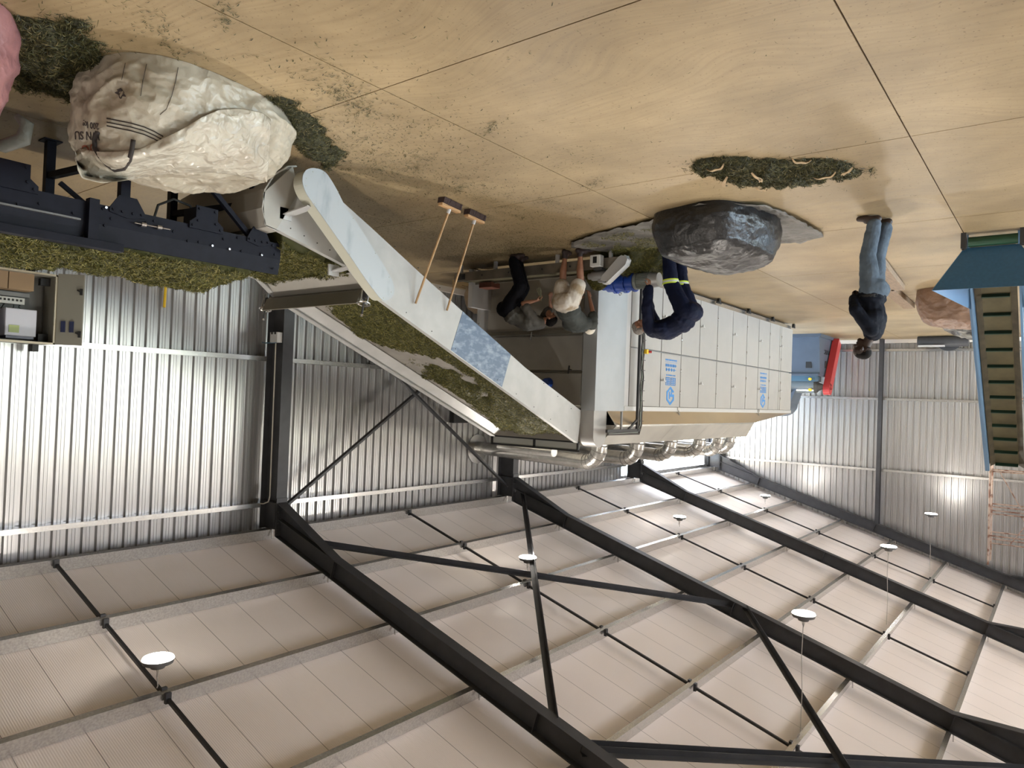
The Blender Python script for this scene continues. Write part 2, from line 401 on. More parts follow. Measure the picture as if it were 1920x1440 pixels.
# wall braces and roof braces
def angle(mb, p0, p1, w=.08, up=(0, 0, 1)):
    mb.beam(p0, p1, w, .008, up); p0 = Vector(p0); p1 = Vector(p1)
    d = (p1-p0).normalized(); s = d.cross(Vector(up)).normalized(); u = s.cross(d)
    mb.beam(p0+u*.0+s*w/2+u*-w/2, p1+s*w/2-u*w/2, .008, w, up)
def brace(p0, p1, label, w=.08, up=(0, 0, 1), dbl=False):
    b = MB(); angle(b, p0, p1, w, up)
    if dbl:
        d = (Vector(p1)-Vector(p0)).normalized(); s = d.cross(Vector(up)).normalized()
        angle(b, Vector(p0)-s*.1, Vector(p1)-s*.1, w, up)
    tag(b.build('diagonal_brace', M_steel), label, 'steel brace', 'diagonal steel braces')
brace((10.42, 7.2, 4.42), (10.42, 13.3, .35), 'grey angle brace on the side wall, running down from the near column top', up=(1, 0, 0))
brace((10.36, 13.3, 4.42), (10.36, 7.2, .35), 'grey angle brace on the side wall, running down from the second column top', up=(1, 0, 0))
zm = lambda x: zb(x)+.14
brace((9.55, 7.1, zm(9.55)), (4.95, 13.4, zm(4.95)), 'grey roof brace starting low at the near frame and rising to the second frame', up=(SL, 0, 1))
brace((9.95, 13.4, zm(9.95)-.09), (4.7, 7.1, zm(4.7)-.09), 'grey roof brace starting low at the second frame and rising to the near frame', up=(SL, 0, 1))
brace((4.35, 7.1, zm(4.35)), (.1, 13.4, zm(.1)), 'doubled grey roof brace at the ridge end, rising from the near frame', up=(SL, 0, 1), dbl=True)
brace((4.7, 13.4, zm(4.7)-.09), (.1, 7.1, zm(.1)-.09), 'grey roof brace at the ridge end, rising from the second frame', up=(SL, 0, 1))

# high bay lamps
M_lens = emat('lamp_lens', (1.0, .96, .88), 30.0)
M_lampb = mat('lamp_housing', (.12, .12, .12), .5)
lamps = [(7.53, 3.81, 7.53, 'hanging over the control cabinet end, the large one nearest the camera'), (7.67, 10.57, 7.67, 'hanging beside the crossed roof braces'),
         (7.75, 17.2, 7.75, 'hanging over the far half of the dryer'), (7.67, 23.55, 7.67, 'farthest of the row over the dryer'),
         (2.87, 10.6, 2.87, 'hanging on a long cord below the second frame'), (2.95, 17.15, 2.95, 'hanging on a long cord before the third frame'), (3.0, 23.62, 3.0, 'hanging on a long cord before the gable wall')]
extra = [(2.9, 3.8), (-3.2, 3.8), (-3.2, 10.6), (-3.2, 17.2), (-3.2, 23.6), (-8, 3.8), (-8, 10.6), (-8, 17.2), (-8, 23.6), (2.9, -3), (7.5, -3), (-3.2, -3), (-8, -3)]
def lamp(x, y, label, grp='round hanging highbay lamps'):
    zl = 5.24; e = cub('highbay_lamp', label, 'ceiling lamp', grp, loc=(x, y, zl))
    b = MB().cyl((x, y, zl+.005), (x, y, zl+.05), .165, 28, .15); b.cyl((x, y, zl+.05), (x, y, zl+.10), .09, 20, .07); b.build('housing', M_lampb, e, auto=40)
    b = MB().cyl((x, y, zl-.012), (x, y, zl+.004), .15, 28, .158); b.build('lens', M_lens, e, auto=40)
    b = MB(); zz = zt(x)+.0
    b.tube([(x, y, zl+.1), (x+.012, y, zl+.1+(zz-zl)*.3), (x-.008, y+.006, zl+.1+(zz-zl)*.6), (x, y, zz)], .006, 6)
    b.tube([(x+.03, y, zl+.08), (x, y, zl+.2)], .004, 5); b.tube([(x-.03, y, zl+.08), (x, y, zl+.2)], .004, 5)
    b.build('hanging_cord', mat('pale_cord', (.45, .42, .38), .6), e)
    ld = bpy.data.lights.new('lamp_light', 'AREA'); ld.shape = 'DISK'; ld.size = .3; ld.energy = LAMP_W; ld.color = (1.0, .93, .84); ld.spread = R_(170)
    lo = bpy.data.objects.new('lamp_light', ld); COL.objects.link(lo); lo.location = (0, 0, -.02); lo.parent = e
    # the domed lens also throws light sideways and a little upwards past the housing
    pd = bpy.data.lights.new('dome_light', 'POINT'); pd.shadow_soft_size = .05; pd.energy = LAMP_SIDE; pd.color = (1.0, .93, .84)
    po = bpy.data.objects.new('dome_light', pd); COL.objects.link(po); po.location = (0, 0, -.075); po.parent = e
for x, y, xx, lb in lamps: lamp(x, y, 'lit round lamp '+lb)
bayn = {3.8: 'beside the camera', 10.6: 'level with the dryer front', 17.2: 'level with the dryer middle', 23.6: 'by the gable wall', -3: 'behind the camera'}
rown = {2.9: 'second row from the side wall', 7.5: 'first row from the side wall', -3.2: 'third row from the side wall', -8: 'fourth row from the side wall'}
for x, y in extra: lamp(x, y, f'lit round lamp {bayn[y]}, {rown[x]}')
# ------------------------------------------------------------------ white inclined loading conveyor
M_zpatch = mat('bare_zinc_patch', (0.25, 0.30, 0.36), 0.45, 0.3, 0, 11, col2=(.105, .14, .20), nlo=.44, nhi=.74, detail=12, stretch=(1, .8, 1.6))
M_bedgrey = mat('worn_grey_belt', (0.30, 0.28, 0.25), 0.6, 0, .3, 3)
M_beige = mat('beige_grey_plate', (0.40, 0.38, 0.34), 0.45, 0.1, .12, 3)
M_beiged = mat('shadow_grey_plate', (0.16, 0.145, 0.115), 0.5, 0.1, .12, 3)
M_scr = mat('scratched_white_blue_plate', (0.40, 0.43, 0.45), .36, .1, 0, 7, col2=(.30, .335, .36), stretch=(1, 1, .35), detail=9, nlo=.30, nhi=.48)
lc = cub('loading_conveyor', 'wide white inclined conveyor climbing from the floor to the dryer top, covered with chopped leaf', 'conveyor', loc=(7.3, 4.3, 0))
TOP = [(4.26, .71), (5.24, .95), (5.56, 1.19), (7.30, 1.905), (8.35, 2.33), (10.14, 3.065)]
BOT = [(10.22, 2.54), (8.61, 1.905), (7.14, 1.22), (6.36, .855), (5.55, .46), (5.1, .25), (4.44, .16)]
def zt_lc(y): 
    for (a, za), (b_, zb_) in zip(TOP, TOP[1:]):
        if y <= b_: return za+(zb_-za)*(y-a)/(b_-a)
    return TOP[-1][1]
def cutpoly(poly, y0, y1):
    """clip polygon (y,z) between y0 and y1"""
    def clip(pl, lim, keep):
        o = []
        for i in range(len(pl)):
            p, q = pl[i-1], pl[i]; kp, kq = keep(p[0]), keep(q[0])
            if kp != kq:
                t = (lim-p[0])/(q[0]-p[0]); o.append((lim, p[1]+t*(q[1]-p[1])))
            if kq: o.append(q)
        return o
    return clip(clip(poly, y0, lambda v: v >= y0), y1, lambda v: v <= y1)
def skew(poly):     # plates are cut square to the slope, not plumb
    return poly
poly = TOP + BOT
def sideplate(X0, th, nm, m, pl):
    b = MB(); b.prism([(X0, y, z) for y, z in pl], (th, 0, 0)); return b.build(nm, m, lc, fixn=True)
def skewcut(pl, a, b_):
    # cut by lines leaning (y + .38*(z-zc)) so that the joints stand square to the slope
    s = [(y+.38*z, z) for y, z in pl]; s = cutpoly(s, a, b_); return [(y-.38*z, z) for y, z in s]
# near side plate: tail plate, lower run, zinc patch, upper run
tailp = cutpoly(poly, 4.2, 5.27); runp = cutpoly(poly, 5.27, 12)
c1 = 6.98+.38*1.703; c2 = 8.10+.38*2.11
sideplate(6.42, .03, 'tail_side_plate', M_whitep, tailp)
sideplate(6.42, .03, 'side_plate', M_whitep, skewcut(runp, 0, c1-.003))
pz = sideplate(6.417, .033, 'side_plate', M_zpatch, skewcut(runp, c1, c2)); pz['label'] = 'scuffed bare zinc side plate'
sideplate(6.42, .03, 'side_plate', M_whitep, skewcut(runp, c2+.003, 30))
sideplate(8.22, .03, 'far_side_plate', M_whitep, poly)
b = MB()
for xx in (6.455, 8.18):
    for (a, za), (c_, zc) in zip(TOP, TOP[1:]): b.beam((xx, a, za+.004), (xx, c_, zc+.004), .075, .014)
bb = MB(); 
for (a, za), (c_, zc) in zip(TOP, TOP[1:]): bb.beam((6.452, a, za+.006), (6.452, c_, zc+.006), .07, .014)
bb.build('top_lip', M_whitep, lc)
bb = MB()
for (a, za), (c_, zc) in zip(TOP, TOP[1:]): bb.beam((8.24, a, za+.006), (8.24, c_, zc+.006), .10, .014)
bb.build('top_lip', M_whitep, lc)
bb = MB()    # screws along the side
for (y0, z0), (y1, z1), n in (((4.35, .66), (5.2, .88), 5), ((5.7, .5), (10.1, 2.6), 11), ((5.9, 1.27), (10.0, 2.96), 9)):
    for k in range(n):
        t = (k+.5)/n; y = y0+(y1-y0)*t; z = z0+(z1-z0)*t
        bb.cyl((6.422, y, z), (6.413, y, z), .0065, 7)
o = bb.build('screws', M_dark, lc)
# bed
bb = MB(); 
prof = [(y, z-.15) for y, z in TOP]
for (a, za), (c_, zc) in zip(prof, prof[1:]):
    bb.prism([(6.45, a, za), (6.45, c_, zc), (6.45, c_, zc-.03), (6.45, a, za-.03)], (1.77, 0, 0))
bb.build('belt', M_bedgrey, lc, fixn=True)
bb = MB(); pr2 = [(y, z-.02) for y, z in TOP[3:]] 
# inner sloping skirt on the far side
for (a, za), (c_, zc) in zip(TOP, TOP[1:]):
    bb.prism([(8.22, a, za-.01), (8.22, c_, zc-.01), (8.05, c_, zc-.13), (8.05, a, za-.13)], (.0, 0, -.008))
bb.build('side_skirt', M_whitep, lc, fixn=True)
# curved tail plate
bb = MB(); tp = [(4.26, .74), (4.13, .72), (4.08, .55), (4.10, .36), (4.20, .18), (4.36, .05), (4.46, .02)]
for (a, za), (c_, zc) in zip(tp, tp[1:]): bb.prism([(6.40, a, za), (6.40, c_, zc), (6.40, c_+.012, zc+.01), (6.40, a+.012, za+.01)], (1.86, 0, 0))
bb.prism([(6.40, 4.26, .73), (6.40, 4.12, .71), (6.40, 4.09, .4), (6.40, 4.42, .04), (6.40, 4.50, .3)], (.02, 0, 0))
bb.build('tail_hood', M_beige, lc, fixn=True)
# head lip with black frame
hl = MB(); hl.box((6.43, 10.19, 3.08), (8.28, 10.22, 3.205)); hl.build('head_panel', mat('dull_white_panel', (.42, .43, .41), .5), lc)
hl = MB()
hl.box((6.42, 10.16, 3.195), (8.30, 10.20, 3.225)); hl.box((6.42, 10.16, 3.055), (8.30, 10.20, 3.08))
for x in (6.42, 7.32, 8.27): hl.box((x, 10.155, 3.06), (x+.03, 10.20, 3.22))
hl.build('head_frame', M_blacksteel, lc)
# chain guard (capsule shaped)
OUT = [(4.30,.22),(4.33,.165),(4.38,.13),(4.44,.112),(4.52,.108),(4.60,.14),(4.72,.26),(4.84,.41),(4.95,.50),(5.10,.64),(5.30,.83),(5.46,.99),(5.53,1.07),(5.575,1.16),(5.57,1.24),(5.52,1.295),(5.45,1.325),(5.38,1.31),(5.30,1.25),(5.19,1.16),(4.92,.91),(4.61,.63),(4.42,.46),(4.34,.38),(4.30,.30)]
def crspline(pl, k=4):
    o = []; n = len(pl)
    for i in range(n):
        p0, p1, p2, p3 = (Vector(pl[(i+q) % n]) for q in (-1, 0, 1, 2))
        for j in range(k):
            t = j/k; v = .5*((2*p1)+(p2-p0)*t+(2*p0-5*p1+4*p2-p3)*t*t+(3*p1-p0-3*p2+p3)*t**3); o.append((v.x, v.y))
    return o
OUT = crspline(OUT)
g = MB(); g.prism([(6.05, y, z) for y, z in OUT], (.01, 0, 0)); g.build('chain_guard_cover', M_scr, lc, fixn=True)
g = MB(); 
ctr = (4.93, .71)
ins = [(y+(ctr[0]-y)*.012, z+(ctr[1]-z)*.012) for y, z in OUT]
g.prism([(6.062, y, z) for y, z in ins], (.15, 0, 0)); 
for k in range(0, len(OUT), 8):
    y, z = ins[k]; g.cyl((6.053, y+(ctr[0]-y)*.05, z+(ctr[1]-z)*.03), (6.044, y+(ctr[0]-y)*.05, z+(ctr[1]-z)*.03), .005, 6)
g.build('chain_guard_rim', mat('cream_rim', (.50, .50, .42), .45), lc, fixn=True)
for y, z in ((4.38, .52), (5.02, 1.0)):
    g = MB(); g.beam((6.12, y+.08, z-.03), (6.42, y, z+.04), .12, .012, up=(0, 0, 1)); g.box((6.40, y-.09, z-.03), (6.42, y+.05, z+.09)); g.build('guard_bracket', M_ltgrey, lc)
# levelling gate
gt = MB(); gt.prism([(6.47, 5.34, .99), (6.47, 5.49, 1.165), (6.47, 5.50, 1.155), (6.47, 5.35, .98)], (1.76, 0, 0)); gt.build('gate_blade', M_beige, lc, fixn=True)
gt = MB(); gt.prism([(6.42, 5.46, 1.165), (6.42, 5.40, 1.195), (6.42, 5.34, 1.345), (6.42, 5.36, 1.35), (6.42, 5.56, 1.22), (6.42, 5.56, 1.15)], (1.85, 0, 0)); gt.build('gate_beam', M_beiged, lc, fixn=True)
def wheel(x, y, z):
    w = cub('handwheel', loc=(0, 0, 0)); w.parent = lc; w.matrix_parent_inverse = Matrix.Translation(-Vector(lc.location)); w.location = (x, y, z)
    ax = Vector((-.12, -.25, 1)).normalized(); a = ax.cross(Vector((1, 0, 0))).normalized(); c_ = ax.cross(a)
    b = MB(); pts = [a*.075*cos(2*pi*k/20)+c_*.075*sin(2*pi*k/20) for k in range(21)]; b.tube(pts, .008, 7, False)
    for k in range(3): b.tube([a*.07*cos(2*pi*k/3)+c_*.07*sin(2*pi*k/3), -ax*.02], .006, 6)
    o = b.build('wheel_rim', M_chrome); o.parent = w
    b = MB(); b.tube([-ax*.17, ax*.13], .012, 8); b.cyl(-ax*.16, -ax*.07, .03, 8); o = b.build('screw_spindle', M_dark); o.parent = w
    b = MB(); b.cyl(ax*.13, ax*.155, .015, 8); o = b.build('spindle_nut', M_chrome); o.parent = w
    b = MB(); b.beam(-ax*.20+a*.05, ax*.0+a*.05, .02, .012, up=c_); b.beam(-ax*.20-a*.05, ax*.0-a*.05, .02, .012, up=c_); b.beam(-ax*.02+a*.05, -ax*.02-a*.05, .03, .012, up=c_); o = b.build('wheel_yoke', M_galv); o.parent = w
wheel(6.36, 5.40, 1.35); wheel(8.37, 5.45, 1.32)

# ------------------------------------------------------------------ black feed conveyor
fc = cub('feed_conveyor', 'long low black steel conveyor carrying chopped leaf onto the white conveyor', 'conveyor', loc=(7.4, 2.0, 0))
YE = 4.45
def bolts(b, pts, x, r=.012, d=.014):
    for y, z in pts: b.cyl((x, y, z), (x-d, y, z), r, 7)
def nearplate(b, y0, y1, ztop):
    b.prism([(6.60, y0, .825), (6.60, y1, .825), (6.60, y1, .995), (6.60, y0, .995)], (.02, 0, 0))
    b.prism([(6.60, y0, .995), (6.60, y1, .995), (6.63, y1, ztop), (6.63, y0, ztop)], (.02, 0, 0))
b = MB(); nearplate(b, 2.62, YE, 1.15)
rr_ = random.Random(4)
bolts(b, [(2.68+.0, .86), (2.75, .93), (2.70, 1.0), (2.95, .86), (3.05, .90), (3.12, .87), (3.3, .93), (3.44, .99), (3.55, .98), (3.95, .86), (3.80, .90), (4.0, .985), (4.35, .86), (4.38, .95), (4.22, .97), (4.37, 1.1)], 6.6)
b.build('side_beam', M_navy, fc, fixn=True)
b = MB(); bolts(b, [(2.70, .845), (3.68, .99), (3.86, .99), (4.22, .985)], 6.6, .012, .02); b.build('bright_bolts', M_chrome, fc)
b = MB(); nearplate(b, -3.0, 2.55, 1.16); bolts(b, [(1.9, .97), (2.05, .97), (2.2, .93), (2.45, .95), (1.5, .95), (1.1, .9)], 6.6)
b.build('side_beam', M_navy, fc, fixn=True)
b = MB(); b.box((6.54, 2.55, .80), (6.62, 2.63, 1.16)); b.build('end_post', M_navy, fc)
b = MB(); b.box((6.53, -3.0, 1.145), (6.63, 2.84, 1.215)); b.build('top_rail', M_navy, fc, bevel=.004)
b = MB()
for k in range(1): b.box((6.57, -3, .985), (6.60, 2.50, 1.0))
b.build('step_strip', mat('worn_edge', (.12, .12, .12), .4), fc)
def gusset(y, w=.30, z=.83, up=False):
    b = MB(); h = .12
    b.prism([(6.585, y-w/2, .83+.04), (6.585, y-w/2, .83), (6.585, y-w/4, .83-h), (6.585, y+w/4, .83-h), (6.585, y+w/2, .83), (6.585, y+w/2, .83+.04), (6.585, y, .83+.07)], (.015, 0, 0))
    bolts(b, [(y-w*.4, .845), (y-w*.15, .85), (y+w*.15, .85), (y+w*.4, .845)], 6.585)
    return b
gusset(2.88).build('leg_gusset', M_navy, fc, fixn=True); gusset(4.18, .26).build('leg_gusset', M_navy, fc, fixn=True)
def plate(y0, y1, z0):
    b = MB(); b.prism([(6.575, y0-.06, .86), (6.575, y0-.06, .80), (6.575, y0, .75), (6.575, y0, z0), (6.575, y1, z0), (6.575, y1, .75), (6.575, y1+.06, .80), (6.575, y1+.06, .86)], (.018, 0, 0))
    bolts(b, [(y0+.03, z0+.03), (y1-.03, z0+.03), (y0+.02, .78), (y1-.02, .78), (y0-.03, .83), (y1+.03, .83)], 6.575); return b
plate(3.50, 3.72, .635).build('bearing_plate', M_navy, fc, fixn=True); plate(1.80, 2.12, .64).build('bearing_plate', M_navy, fc, fixn=True)
b = MB(); b.box((6.62, 3.52, .64), (6.85, 3.74, .84)); b.build('bearing_box', M_navy, fc)
b = MB(); b.tube([(6.56, 2.93, .93), (6.56, 3.25, .925)], .006, 6); b.cyl((6.56, 2.99, .93), (6.56, 3.03, .93), .02, 8); b.cyl((6.56, 3.13, .925), (6.56, 3.17, .925), .02, 8)
b.build('tension_screw', M_chrome, fc)
for yy in (2.88, 4.17, 1.0, -1.2):
    MB().beam((6.68, yy, 0), (6.68, yy, .84), .08, .08).build('leg', M_navy, fc); MB().beam((6.68, yy, .012), (6.681, yy+.0001, .013), .15, .15).build('foot_plate', M_navy, fc)
for yy in (2.72, 3.95, .9, -1.2):
    MB().beam((7.95, yy, 0), (7.95, yy, .9), .08, .08).build('leg', M_navy, fc)
    MB().box((7.87, yy-.08, 0), (8.03, yy+.08, .012)).build('foot_plate', M_navy, fc)
MB().beam((6.72, 2.88, .35), (7.92, 2.72, .35), .06, .06).build('cross_bar', M_navy, fc)
MB().beam((6.72, 4.17, .45), (7.92, 3.95, .45), .06, .06).build('cross_bar', M_navy, fc)
MB().beam((6.66, 3.55, .30), (6.66, 4.12, .80), .045, .05, up=(1, 0, 0)).build('diagonal_strut', M_navy, fc)
MB().beam((7.9, 2.8, .40), (7.9, 3.5, .86), .04, .04, up=(1, 0, 0)).build('diagonal_strut', M_navy, fc)
b = MB(); b.box((6.63, -3, .96), (8.25, YE-.03, .985)); b.build('belt', M_belt, fc)
b = MB(); b.cyl((6.66, YE-.09, .925), (8.22, YE-.09, .925), .055, 16); b.build('end_roller', M_dark, fc, auto=40)
b = MB(); b.box((8.25, -3, .82), (8.27, YE+.03, 1.13)); b.build('far_side_beam', mat('grey_dusty_plate', (.13, .12, .105), .5), fc)
b = MB(); b.box((8.22, -3, 1.02), (8.249, 2.95, 1.19)); b.build('green_guard_strip', mat('green_paint', (.03, .16, .09), .5), fc)
# hanging cable loop under the conveyor
b = MB(); b.tube([(6.75, 3.18, .84), (6.75, 3.22, .68), (6.78, 3.38, .58), (6.8, 3.55, .60), (6.8, 3.66, .70), (6.8, 3.7, .84)], .012, 7); b.build('cable', M_rubber, fc)

# ------------------------------------------------------------------ dryer
dr = cub('belt_dryer', 'long white panelled belt dryer with seams, latches and blue lettering', 'dryer', loc=(7.5, 15.5, 0))
XF = 6.16; ZT = 2.50; ZB = .16; ZM = 1.385
b = MB(); b.box((6.22, 10.55, .14), (8.78, 20.80, 2.46)); b.build('core_body', M_grey, dr)
seams = [11.68, 12.60, 13.50, 14.40, 15.36, 16.27, 17.21, 18.06, 18.91, 19.72, 19.86, 20.85]
def handle(panel, y, z, side=1):
    h = MB(); h.cyl((XF-.005, y, z), (XF-.06, y, z), .014, 8); h.beam((XF-.06, y-.01, z), (XF-.06, y+.09, z+.01), .018, .018, up=(1, 0, 0)); h.cyl((XF-.045, y, z-.02), (XF-.075, y, z-.02), .02, 10)
    o = h.build('latch_handle', M_ltgrey); o.parent = panel
def clip(panel, y, z):
    h = MB(); h.tube([(XF, y, z-.03), (XF-.02, y-.05, z-.02), (XF-.02, y-.06, z), (XF-.02, y-.05, z+.02), (XF, y, z+.03)], .008, 6)
    o = h.build('hinge_clip', M_galv); o.parent = panel
def blk(b, y0, y1, z0, z1, x=XF-.004): b.box((x, y0, z0), (x+.003, y1, z1))
def lettering(panel, yc):
    # hexagonal mark
    b = MB(); R1, R2, W1, W2 = .185, .135, .17, .115; zc = 2.215
    outer = [(yc-W1, zc+R1*.45), (yc, zc+R1), (yc+W1, zc+R1*.45), (yc+W1, zc-R1*.45), (yc, zc-R1), (yc-W1, zc-R1*.45)]
    inner = [(yc-W2, zc+R2*.45), (yc, zc+R2), (yc+W2, zc+R2*.45), (yc+W2, zc-R2*.45), (yc, zc-R2), (yc-W2, zc-R2*.45)]
    for k in range(6):
        a, c_, d, e = outer[k], outer[(k+1) % 6], inner[(k+1) % 6], inner[k]
        if k == 2: c_ = (c_[0], a[1]+(c_[1]-a[1])*.35); d = (d[0], e[1]+(d[1]-e[1])*.35)
        b.prism([(XF-.004, *a), (XF-.004, *c_), (XF-.004, *d), (XF-.004, *e)], (.003, 0, 0))
    blk(b, yc-.02, yc+.17, zc-.03, zc+.02); blk(b, yc-.055, yc-.015, zc-.08, zc+.06); blk(b, yc+.03, yc+.07, zc-.12, zc-.03)
    o = b.build('hexagon_mark', M_bluetext, fixn=True); o.parent = panel
    # two dense square characters, unreadable at this distance, and the lines below them
    rg = random.Random(int(yc*10)); b = MB()
    for c0 in (yc-.225, yc+.01):
        for k in range(5): blk(b, c0, c0+.205, 1.855+k*.035, 1.855+k*.035+.017)
        blk(b, c0, c0+.022, 1.855, 2.01); blk(b, c0+.183, c0+.205, 1.855, 2.01); blk(b, c0+.09, c0+.115, 1.855, 2.01)
    o = b.build('square_characters', M_bluetext); o.parent = panel
    def row(z0, z1, w, n, fill=.7):
        b = MB(); s = w/n
        for k in range(n):
            y = yc-w/2+k*s; blk(b, y, y+s*fill*rg.uniform(.6, 1.2), z0, z1)
            if z1-z0 > .04: blk(b, y, y+s*.95, z0+(z1-z0)*.4, z0+(z1-z0)*.6)
        return b
    o = row(1.800, 1.825, .42, 9).build('small_print', M_bluetext); o.parent = panel
    o = row(1.675, 1.735, .46, 4, .45).build('outline_print', M_bluetext); o.parent = panel
    o = row(1.595, 1.650, .50, 8).build('bold_print', M_bluetext); o.parent = panel
    b = MB(); blk(b, yc-.27, yc+.27, 1.553, 1.559); o = b.build('underline', M_bluetext); o.parent = panel
    o = row(1.50, 1.53, .52, 11).build('small_print', M_bluetext); o.parent = panel
for k in range(len(seams)-1):
    y0, y1 = seams[k]+.014, seams[k+1]-.014
    if y1-y0 < .05: continue
    for lo, hi, up in ((ZB, ZM-.014, 0), (ZM+.014, 2.435, 1)):
        b = MB(); b.box((XF, y0, lo), (XF+.05, y1, hi)); p = b.build('side_panel', M_white, dr, bevel=.004)
        if k % 2 == 1: handle(p, y0+.0, (1.93 if up else .72))
        else:
            clip(p, y0, (hi-.3)); clip(p, y0, lo+.3)
        if up and k in (1, 7): lettering(p, (y0+y1)/2)
# front enclosure
b = MB(); b.box((6.15, 10.2, .34), (6.42, 11.19, 2.53)); b.build('feed_end_enclosure', M_encl, dr, bevel=.006)
b = MB(); b.box((6.165, 11.19, .25), (6.42, 11.36, 2.45)); b.build('narrow_panel', M_ltgrey, dr)
b = MB(); b.box((6.158, 11.37, ZB), (6.42, 11.665, ZM-.01)); b.build('narrow_panel', M_white, dr)
b = MB(); b.box((6.158, 11.37, ZM+.01), (6.42, 11.665, 2.435)); b.build('narrow_panel', M_white, dr)
b = MB(); n_ = 14; y0, y1, zr = 10.205, 10.62, .205
prof = [(6.165, y0, 2.53), (6.165, y1, 2.53), (6.165, y1, 3.14-zr)]
prof += [(6.165, (y0+y1)/2+cos(pi*k/n_)*(y1-y0)/2, 3.14-zr+sin(pi*k/n_)*zr) for k in range(1, n_)] + [(6.165, y0, 3.14-zr)]
b.prism(prof, (.26, 0, 0)); b.build('head_pulley_cover', M_white, dr, fixn=True, auto=35)
b = MB(); b.box((6.20, 10.45, .10), (6.95, 10.5, 2.48)) ; 
# front face with doors
FY = 10.55
b = MB(); b.box((6.40, FY-.02, .16), (8.80, FY+.03, 2.50)); b.build('front_wall', M_beige, dr)
b = MB(); b.box((6.62, FY-.055, 1.90), (8.60, FY-.02, 2.46)); b.build('front_door', M_beige, dr, bevel=.005)
b = MB(); b.box((6.62, FY-.055, 1.24), (8.60, FY-.02, 1.85)); b.build('front_door', M_beige, dr, bevel=.005)
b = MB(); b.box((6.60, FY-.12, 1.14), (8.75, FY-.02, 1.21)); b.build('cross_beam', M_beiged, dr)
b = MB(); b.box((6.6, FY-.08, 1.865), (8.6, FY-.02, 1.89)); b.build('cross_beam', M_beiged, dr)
b = MB(); b.box((6.62, FY-.05, .45), (8.70, FY-.02, .78)); b.build('lower_panel', mat('dull_panel', (.33, .31, .27), .5), dr)
b = MB(); b.box((6.55, FY-.07, 1.2), (6.575, FY-.02, 2.4)); b.build('door_rail', M_whitep, dr)
for x, z in ((6.83, 1.84), (7.66, 1.24)):
    b = MB(); b.cyl((x, FY-.05, z), (x, FY-.12, z), .012, 8); b.beam((x, FY-.12, z-.07), (x+.02, FY-.12, z+.07), .02, .015, up=(0, 1, 0)); b.build('door_handle', M_dark if z > 1.5 else M_galv, dr)
b = MB(); b.cyl((7.3, FY-.06, 2.08), (7.3, FY-.16, 2.08), .10, 18, .08); b.build('blue_cap', M_blueb, dr, auto=40)
b = MB(); b.box((8.78, 10.3, .12), (8.86, 10.55, 2.2)); b.box((8.70, 9.95, .02), (8.80, 10.5, .72)); b.build('corner_post', M_ltgrey, dr)
# rails, base and feet
MB().box((6.32, 10.58, 0), (8.75, 20.6, .14)).build('underside_shade', M_rubber, dr)  # black block filling the gap under the dryer, standing in for its shadow
b = MB(); b.box((XF-.012, 11.2, 2.44), (6.3, 20.86, 2.52)); b.build('top_rail', M_ltgrey, dr, bevel=.004)
b = MB(); b.box((6.2, 11.3, .06), (6.27, 20.8, .15)); b.build('base_rail', M_galv, dr)
for k, y in enumerate([12.0, 13.5, 15.3, 17.2, 19.0, 20.8]):
    b = MB(); b.cyl((6.10, y, .055), (6.16, y, .055), .055, 12); b.beam((6.13, y-.12, .1), (6.13, y+.12, .1), .03, .03); b.build('foot_wheel', M_rubber, dr)
for k, y in enumerate([13.4, 18.1]):
    b = MB(); b.tube([(XF-.02, y, 2.5), (XF-.05, y, 2.58), (XF-.03, y+.03, 2.62), (XF-.02, y+.05, 2.56)], .012, 7); b.box((XF-.03, y-.04, 2.44), (XF-.012, y+.08, 2.5)); b.build('lifting_hook', M_galv, dr)
# hood
M_hoodlo = mat('polished_hood_sheet', (.80, .72, .60), .22, .85, .1, 1.5)
M_hoodup = mat('beige_hood_sheet', (.36, .34, .30), .5, .1, .15, 2)
def mir(x): return 15.0-x
A = (6.17, 2.52); B_ = (5.99, 2.765); C_ = (6.30, 3.11); D_ = (7.0, 3.20)
for f, nm_ in ((lambda x: x, 1), (mir, 0)):
    b = MB(); b.v = [(f(A[0]), 10.62, A[1]), (f(A[0]), 20.84, A[1]), (f(B_[0]), 17.35, B_[1]), (f(B_[0]), 10.62, B_[1])]; b.f = [(0, 1, 2, 3)]; b.m = [0]
    o = b.build('hood_skirt', M_hoodlo, dr); s_ = o.modifiers.new('t', 'SOLIDIFY'); s_.thickness = .01
    ysp = [10.62, 12.9, 14.6, 16.0, 17.35]
    for k in range(4):
        yc0, yc1 = ysp[k], ysp[k+1]; e1 = yc1 if k < 3 else 17.75
        b = MB(); b.v = [(f(B_[0]), yc0+.006, B_[1]+.01), (f(B_[0]), yc1, B_[1]+.01), (f(C_[0]), e1, C_[1]), (f(C_[0]), yc0+.006, C_[1])]; b.f = [(0, 1, 2, 3)]; b.m = [0]
        o = b.build('hood_panel', M_hoodup, dr); s_ = o.modifiers.new('t', 'SOLIDIFY'); s_.thickness = .01
b = MB(); b.beam((B_[0]-.01, 10.62, B_[1]+.005), (B_[0]-.01, 17.35, B_[1]+.005), .02, .03); b.build('hood_seam', M_galv, dr)
b = MB(); b.v = [(C_[0], 10.62, C_[1]), (C_[0], 17.75, C_[1]), (D_[0], 18.0, D_[1]), (D_[0], 10.62, D_[1]), (mir(D_[0]), 10.62, D_[1]), (mir(D_[0]), 18.0, D_[1]), (mir(C_[0]), 17.75, C_[1]), (mir(C_[0]), 10.62, C_[1]), (B_[0], 17.35, B_[1]), (mir(B_[0]), 17.35, B_[1]), (6.17, 20.84, 2.52), (mir(6.17), 20.84, 2.52), (mir(B_[0]), 10.62, B_[1]), (B_[0], 10.62, B_[1])]
